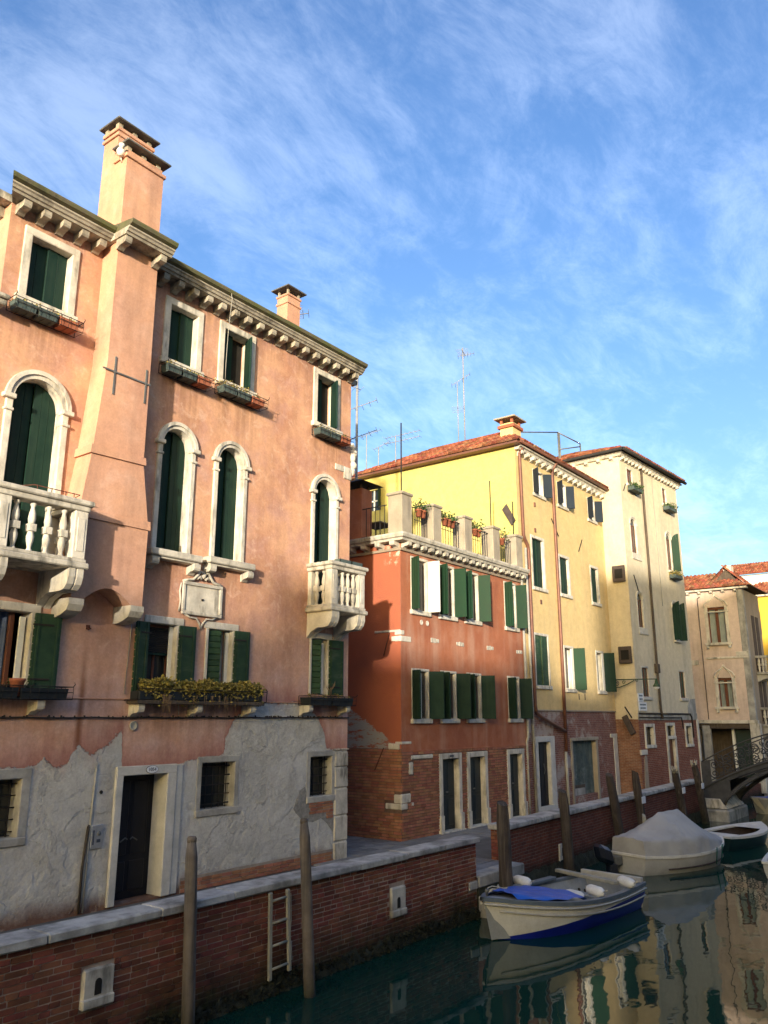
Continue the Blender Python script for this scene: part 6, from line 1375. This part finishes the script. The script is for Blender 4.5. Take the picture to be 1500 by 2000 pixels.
# ================================================================== boats (local frame: bow on +x, z = 0 at the water line)
def boat(name, label, stern, bow, beam, zs, zb, upper, lower, split=.5, railmat='rail_grey', inner='deck_grey', transom=.82, railw=.09):
    s_, b_ = Vector((*stern, 0)), Vector((*bow, 0)); d = b_ - s_; L = d.length; rot = math.atan2(d.y, d.x)
    t = thing(name, label, 'boat', (s_.x, s_.y, WATER), rot, local=True)
    hb = lambda s: beam / 2 * (transom + (1 - transom) * math.sin(min(1, s / .45) * math.pi / 2) if s < .45 else max(.02, (1 - ((s - .45) / .55) ** 2.4)))
    gz = lambda s: zs + (zb - zs) * s ** 2.2 - .05 * math.sin(s * math.pi)
    kz = lambda s: -.28 + (.22 if s > .8 else 0) * ((s - .8) / .2) ** 2
    rake = lambda s, t_: L * s - (.42 * (1 - t_) * max(0, (s - .55) / .45) ** 2)
    def P(s, t_, sg): return (rake(s, t_), sg * hb(s) * (.62 + .38 * (1 - (1 - t_) ** 2.0)) * (1 if t_ > 0 else 0), kz(s) + (gz(s) - kz(s)) * t_)
    N = 30
    tsp = lambda s: min(.97, max(.03, (split(s) - kz(s)) / (gz(s) - kz(s)))) if callable(split) else split
    for nm, mt, up_ in (('hull', upper, 1), ('bottom', lower, 0)):
        tt = lambda s, v: (tsp(s) + (1 - tsp(s)) * v) if up_ else tsp(s) * v
        m = MB()
        for sg in (-1, 1): m.grid(lambda u, v: P(u, tt(u, v), sg), N + 1, 6)
        ring_ = [P(0, tt(0, k / 5), -1) for k in range(5, -1, -1)] + [P(0, tt(0, k / 5), 1) for k in range(6)]
        m.add(ring_, [tuple(range(12))]); m.build(nm, mt, t)
    m = MB()
    for sg in (-1, 1): m.grid(lambda u, v: (rake(u, .5 + .5 * v), sg * max(.0, hb(u) - .06) * (.74 + .26 * v), .02 + (gz(u) - .02) * v), N + 1, 4)
    m.grid(lambda u, v: (rake(u, .5), (2 * v - 1) * max(0, hb(u) - .06) * .74, .02), N + 1, 3); tr = [(.05, -hb(0) + .06, .02), (.05, hb(0) - .06, .02), (.05, hb(0) - .06, gz(0)), (.05, -hb(0) + .06, gz(0))]; m.add(tr, [(0, 1, 2, 3)])
    m.build('inner_shell', inner, t)
    m = MB()
    for sg in (-1, 1):
        k = len(m.v)
        for i in range(N + 1):
            s = i / N; o_ = hb(s) + .025; n_ = max(.0, hb(s) - railw)
            for q_ in ((o_, -.055), (o_, .012), (n_, .012), (n_, -.04)): m.v.append((rake(s, 1) + (.03 if i == N else 0), sg * q_[0], gz(s) + q_[1]))
        for i in range(N):
            for j in range(4): m.f.append((k + i * 4 + j, k + i * 4 + (j + 1) % 4, k + (i + 1) * 4 + (j + 1) % 4, k + (i + 1) * 4 + j)); m.sm.append(False)
    m.cbox(-.03, .09, -hb(0) - .02, hb(0) + .02, gz(0) - .05, gz(0) + .014, .008); m.build('gunwale', railmat, t)
    return t, hb, gz, rake, L, rot
t, hb, gz_, rk, L, rot = boat('open_motorboat', 'small open boat with white sides, blue bottom and blue tarpaulin at the bow', (17.85, 7.33), (13.42, 7.95), 1.80, .50, .74, 'hull_white', 'hull_blue', lambda s: .33 - .31 * s * s)
for sg in (-1, 1): MB().tube([(rk(s, 1) - .0, sg * (hb(s) + .02), gz_(s) - .10) for s in [i / 24 for i in range(25)]], .022, 6).tube([(rk(s, .8), sg * (hb(s) * .985 + .008), gz_(s) - .24 + .03 * s) for s in [i / 24 for i in range(24)]], .018, 6).build('rub_rail', 'hull_cream', t)
MB().grid(lambda u, v: (rk(.60 + .385 * u, 1), (2 * v - 1) * max(0, hb(.60 + .385 * u) - .05), gz_(.60 + .385 * u) - .03 + .04 * (1 - (2 * v - 1) ** 2)), 16, 9).build('foredeck', 'deck_grey', t)
for x, w_ in ((.55, .26), (1.55, .22)): MB().cbox(x, x + w_, -hb(.2) + .08, hb(.2) - .08, .20, .245, .01).build('thwart', 'deck_grey', t)
MB().cbox(.02, .12, -hb(0) + .02, hb(0) - .02, .46, .60, .01).build('transom_board', 'hull_cream', t)
MB().lathe([(.02, 0), (.025, .05), (.04, .08), (.03, .11), (0, .12)], (L - .12, 0, .75), 8).build('bow_knob', 'zinc', t)
for i in range(2): MB().tube([(.95, -.25 + i * .14, .36), (.955, -.25 + i * .14, .36)], .035, 8).build('hull_fitting', 'iron', t)
# loose gear in and on it
Wp = lambda x, y, z: Vector((17.85, 7.33, WATER)) + Matrix.Rotation(rot, 3, 'Z') @ Vector((x, y, z))
tg = thing('tarpaulin', 'bright blue tarpaulin spread over the bow of the open boat', 'tarpaulin', Wp(3.0, 0, .70), rot, local=True)
MB().grid(lambda u, v: (rk(.47 + .40 * u, 1) - 3.0, (2 * v - 1) * max(.05, min(.72, hb(.47 + .40 * u) - .10)), gz_(.47 + .40 * u) - .70 + .035 + .06 * (1 - (2 * v - 1) ** 4) + .010 * math.sin(u * 23 + v * 7) + .010 * math.sin(v * 19 + u * 5) - (.12 * (1 - u / .12) if u < .12 else 0)), 44, 24).build('sheet', 'tarp_blue', tg)
def fender(label, x, y, z, yaw, tilt=0):
    f_ = thing('fender', label, 'fender', Wp(x, y, z), rot + RAD(yaw), 'white fenders of the open boat', local=True)
    m = MB().lathe([(.025, -.25), (.04, -.24), (.08, -.20), (.10, -.14), (.10, .14), (.08, .20), (.04, .24), (.025, .25)], n=14); m.v = [(z_, x_, y_ + .10) for x_, y_, z_ in m.v]; m.build('body', 'fender', f_)
    MB().tube([(-.26, 0, .125), (-.30, .0, .14), (-.34, .06, .05)], .012, 5).tube([(.26, 0, .125), (.32, .05, .16)], .012, 5).build('lanyard', 'rope', f_)
fender('white fender on the quay-side gunwale of the open boat', 2.15, -.82, .50, 75)
fender('white fender lying on the thwart inside the open boat', 1.45, -.05, .245, 80)
fender('white fender on the near gunwale beside the blue tarpaulin', 1.75, .62, .46, 68)
fender('white fender on the near gunwale by the stern of the open boat', .62, .66, .48, 66)
pl_ = thing('plank', 'weathered wooden plank laid along the stern of the open boat', 'plank', Wp(.62, -.2, .53), rot + RAD(78), local=True); MB().cbox(-.95, .75, -.07, .07, 0, .07, .01).build('board', 'ladder_wood', pl_)
pl_ = thing('plank', 'grey plank laid fore-and-aft on the quay-side gunwale of the open boat', 'plank', Wp(1.9, -.78, .50), rot + RAD(2), local=True); MB().cbox(-.85, .85, -.08, .08, 0, .06, .01).build('board', 'rail_grey', pl_)
rp_ = thing('mooring_rope', 'pale rope coiled at the bow of the open boat', 'rope', Wp(3.6, -.4, .68), rot, local=True)
MB().tube([(.35 * math.cos(i * .5) * (.5 + i * .02), .1 * math.sin(i * .7), .03 + .03 * math.sin(i * 1.3)) for i in range(20)], .012, 5).build('coil', 'rope', rp_)

t, hb, gz_, rk, L, rot2 = boat('covered_motorboat', 'white motorboat wrapped in a pale grey canvas cover', (21.3, 8.30), (25.15, 7.06), 1.78, .46, .60, 'hull_cream', 'hull_cream', .45, 'hull_white', transom=.58)
for sg in (-1, 1): MB().tube([(rk(s, .6), sg * (hb(s) * .965 + .01), .12 + .10 * s * s) for s in [i / 24 for i in range(4, 23)]], .02, 5).build('spray_rail', 'board_brown', t)
def cv_(s, v):                                                    # cover: skirt, then sloping canvas up to a short ridge
    a = abs(2 * v - 1); sg = 1 if v > .5 else -1; w_ = hb(s) + .015
    sk = .36 if s < .5 else max(.03, .36 - (s - .5) * 1.0); cc = [(0, .38), (.10, .52), (.33, .95), (.54, .97), (.72, .46), (.93, .06)]
    for (p, q_), (p2, q2_) in zip(cc, cc[1:]):
        if p <= s <= p2: top = q_ + (q2_ - q_) * (s - p) / (p2 - p); break
    top = max(top, sk)
    th = math.atan2(a * .9, (s - .43) * 4.4); wr = .035 * math.sin(th * 17) * min(1, a * 2.2) * (1 - a) + .03 * abs(math.sin(th * 9 + 1)) * a * (1 - a) + .006 * math.sin(s * 61 - a * 19)
    if a > .72: f = (1 - a) / .28; return (rk(s, 1), sg * (w_ - .06 * f) + .012 * math.sin(s * 43), gz_(s) - .06 + (sk + .06) * f + wr * .4)
    f = (.72 - a) / .72; return (rk(s, 1), sg * (w_ - .06) * (1 - f), gz_(s) + sk + (top - sk) * (f ** .9) + wr)
m = MB().grid(lambda u, v: cv_(.005 + .92 * u, v), 60, 49)
m.add([cv_(.005, v / 48) for v in range(49)] + [(0, -hb(0), gz_(0) - .05), (0, hb(0), gz_(0) - .05)][:0], [tuple(range(49))]); m.build('cover', 'tarp_grey', t)
for s in (.62, .72): MB().tube([(rk(s, 1), hb(s) + .05, gz_(s) + .06), (rk(s, 1), hb(s) + .04, gz_(s) - .05), (rk(s, .6), hb(s) * .97 + .02, .1)], .014, 5).tube([(rk(s, 1), -hb(s) - .05, gz_(s) + .06), (rk(s, 1), -hb(s) - .04, gz_(s) - .05), (rk(s, .6), -hb(s) * .97 - .02, .1)], .014, 5).build('lashing', 'rope_green', t)
P0 = Vector((21.3, 8.30, WATER)) + Matrix.Rotation(rot2, 3, 'Z') @ Vector((-.28, .25, .0))
e_ = thing('outboard_motor', 'dark navy outboard motor tilted up at the stern of the covered boat', 'outboard motor', P0, rot2, local=True)
m = MB().cbox(-.55, -.08, -.19, .19, .18, .62, .10); m.v = [(x + (z - .2) * -.25, y * (1 - .25 * max(0, z - .4)), z - (x + .1) * .35) for x, y, z in m.v]; m.build('cowling', 'engine', e_)
MB().cbox(-.22, .06, -.10, .10, -.1, .24, .03).cbox(-.2, -.04, -.06, .06, -.5, -.1, .02).build('leg', 'engine', e_); MB().cbox(-.02, .26, -.09, .09, .18, .40, .02).build('clamp', 'zinc', e_)
t, hb, gz_, rk, L, rot3 = boat('green_dinghy', 'dark green dinghy with broad white gunwales beyond the covered boat', (26.6, 7.82), (29.75, 7.05), 1.62, .40, .52, 'hull_green', 'hull_green', .5, 'hull_white', 'board_brown', .86, .22)
MB().cbox(.0, .55, -hb(.1) + .05, hb(.1) - .05, gz_(0) - .04, gz_(0) + .02, .01).build('stern_deck', 'hull_white', t); MB().grid(lambda u, v: (rk(.72 + .27 * u, 1), (2 * v - 1) * max(0, hb(.72 + .27 * u) - .04), gz_(.72 + .27 * u) + .004), 10, 5).build('foredeck', 'hull_white', t)
MB().tube([(-.02, .6, .3), (-.05, .65, .1), (-.06, .72, -.1)], .012, 5).build('line', 'rope', t)
t, hb, gz_, rk, L, _ = boat('white_boat', 'white boat under a bright blue cover moored beyond the bridge', (40.4, 7.0), (36.95, 9.0), 1.7, .55, .66, 'hull_white', 'hull_white', .5, 'hull_white')
MB().grid(lambda u, v: (rk(.05 + .85 * u, 1), (2 * v - 1) * (hb(.05 + .85 * u) - .12), gz_(.05 + .85 * u) + .02 + .42 * math.sin(math.pi * min(1, u * 1.2 + .15)) ** .7 * (1 - (2 * v - 1) ** 2)), 20, 13).build('cover', 'tarp_blue', t)
for s in (.86, .72, .58, .44):
    for sg in (-1, 1): MB().add([(rk(s, 1), sg * (hb(s) + .03), gz_(s)), (rk(s + .10, 1), sg * (hb(s + .10) + .03), gz_(s)), (rk(s + .05, 1), sg * (hb(s + .05) + .04), gz_(s) - .42)], [(0, 1, 2)]).build('cover_flap', 'tarp_grey', t)
boat('skiff', 'pale skiff whose side just enters the right edge of the picture', (22.6, 4.78), (26.8, 5.0), 1.5, .40, .55, 'hull_cream', 'hull_cream', .5, 'hull_white')

# ================================================================== antennas
def antenna(label, x, y, z0, z1, arms, r=.022, mat='antenna_grey'):
    t = thing('antenna', label, 'antenna', (x, y, z0), group='roof antennas'); MB().tube([(x, y, z0), (x, y, z1)], r, 6).build('mast', mat, t)
    for z, L_, ang, ne, el in arms:
        c, s_ = math.cos(RAD(ang)), math.sin(RAD(ang)); m = MB().tube([(x - c * L_ * .3, y - s_ * L_ * .3, z), (x + c * L_ * .7, y + s_ * L_ * .7, z + el)], .014, 5)
        for i in range(ne): f = -.3 + i / max(1, ne - 1); px_, py_, pz_ = x + c * L_ * f, y + s_ * L_ * f, z + el * max(0, f) / .7; h_ = .28 * (1 - .04 * i); m.tube([(px_ - s_ * h_, py_ + c * h_, pz_), (px_ + s_ * h_, py_ - c * h_, pz_)], .007, 4)
        m.build('yagi_arm', mat, t)
antenna('tall lattice antenna mast beside the right edge of the salmon house', 18.42, 15.0, 8.1, 13.75, [(13.2, .4, 150, 3, .1), (12.5, .9, -60, 5, .3), (11.5, .9, -60, 5, .3)], .045)
antenna('thin antenna mast just right of the tall lattice mast', 25.6, 20.3, 13.0, 14.9, [(14.8, .9, -70, 5, .25)])
antenna('smallest antenna on the far left end of the tiled roof', 25.6, 19.65, 13.0, 14.2, [(14.1, .7, -70, 5, .3)])
antenna('wide comb antenna on the left half of the tiled roof', 25.8, 18.9, 13.0, 14.6, [(14.3, 1.6, -80, 9, .1), (14.55, 1.6, -80, 9, .1)])
antenna('shorter of two tall antenna masts on the yellow house roof', 28.0, 17.15, 14.2, 17.3, [(17.2, .8, -60, 6, .5), (16.1, .6, 30, 4, 0)])
antenna('taller of two tall antenna masts on the yellow house roof', 28.2, 16.95, 14.2, 19.0, [(18.8, .9, 20, 8, .1), (18.6, .7, -60, 6, .1)], .03)
antenna('little antenna behind the slim salmon chimney', 14.5, 14.1, 12.4, 14.15, [(14.0, .7, 35, 7, .0), (13.8, .6, -50, 5, .1)])

# ================================================================== houses across the canal: their shade lies on the lower storeys, most walls whitened for bounce light
tag(MB().box(-80, 90, -40, -4.5, -2.5, 0).build('far_bank', 'paving_base'), kind='structure')
def opp(label, x0, x1, ze, mat, chim):
    h = thing('opposite_house', label, 'house', ((x0 + x1) / 2, -7, 0))
    ho = []; 
    for z in (1.0, 4.2, 7.2, 10.6):
        x = x0 + 1
        while x < x1 - 1.5 and z + 1.6 < ze: ho.append((x, x + .9, z, z + 1.5)); x += 2.6
    MB().sheet(x0, x1, -1, ze - .3, lambda u, w, z: (u, -7 - w, z), ho, .2).build('canal_wall', mat, h)
    MB().box(x0 + .02, x1 - .02, -14, -7.25, -1, ze - .3).build('walls', mat, h)
    m = MB().cbox(x0, x1, -14.2, -6.8, ze - .3, ze, .03); m.build('eaves', 'roof_tile', h)
    for cx, w_, zc in chim: MB().box(cx - w_ / 2, cx + w_ / 2, -8.2, -7.3, ze - .05, zc).build('chimney', mat, h)
opp('low plastered house across the canal, farthest upstream', -46, -23.2, 9.95, 'plaster_white', [(-26.6, 1.4, 11.3), (-37, .9, 11.2)])
opp('plastered house across the canal facing the red house', -23.2, -15, 9.65, 'plaster_white', [(-15.7, .8, 10.5)])
opp('lowest house across the canal facing the yellow house', -15, -8.3, 9.05, 'plaster_white', [])
opp('tallest house across the canal facing the cream house', -8.3, 13.5, 14.0, 'plaster_white', [(1, 1, 14.6)])
opp('last house across the canal, past the bridge', 13.5, 40, 8.5, 'plaster_tan', [])
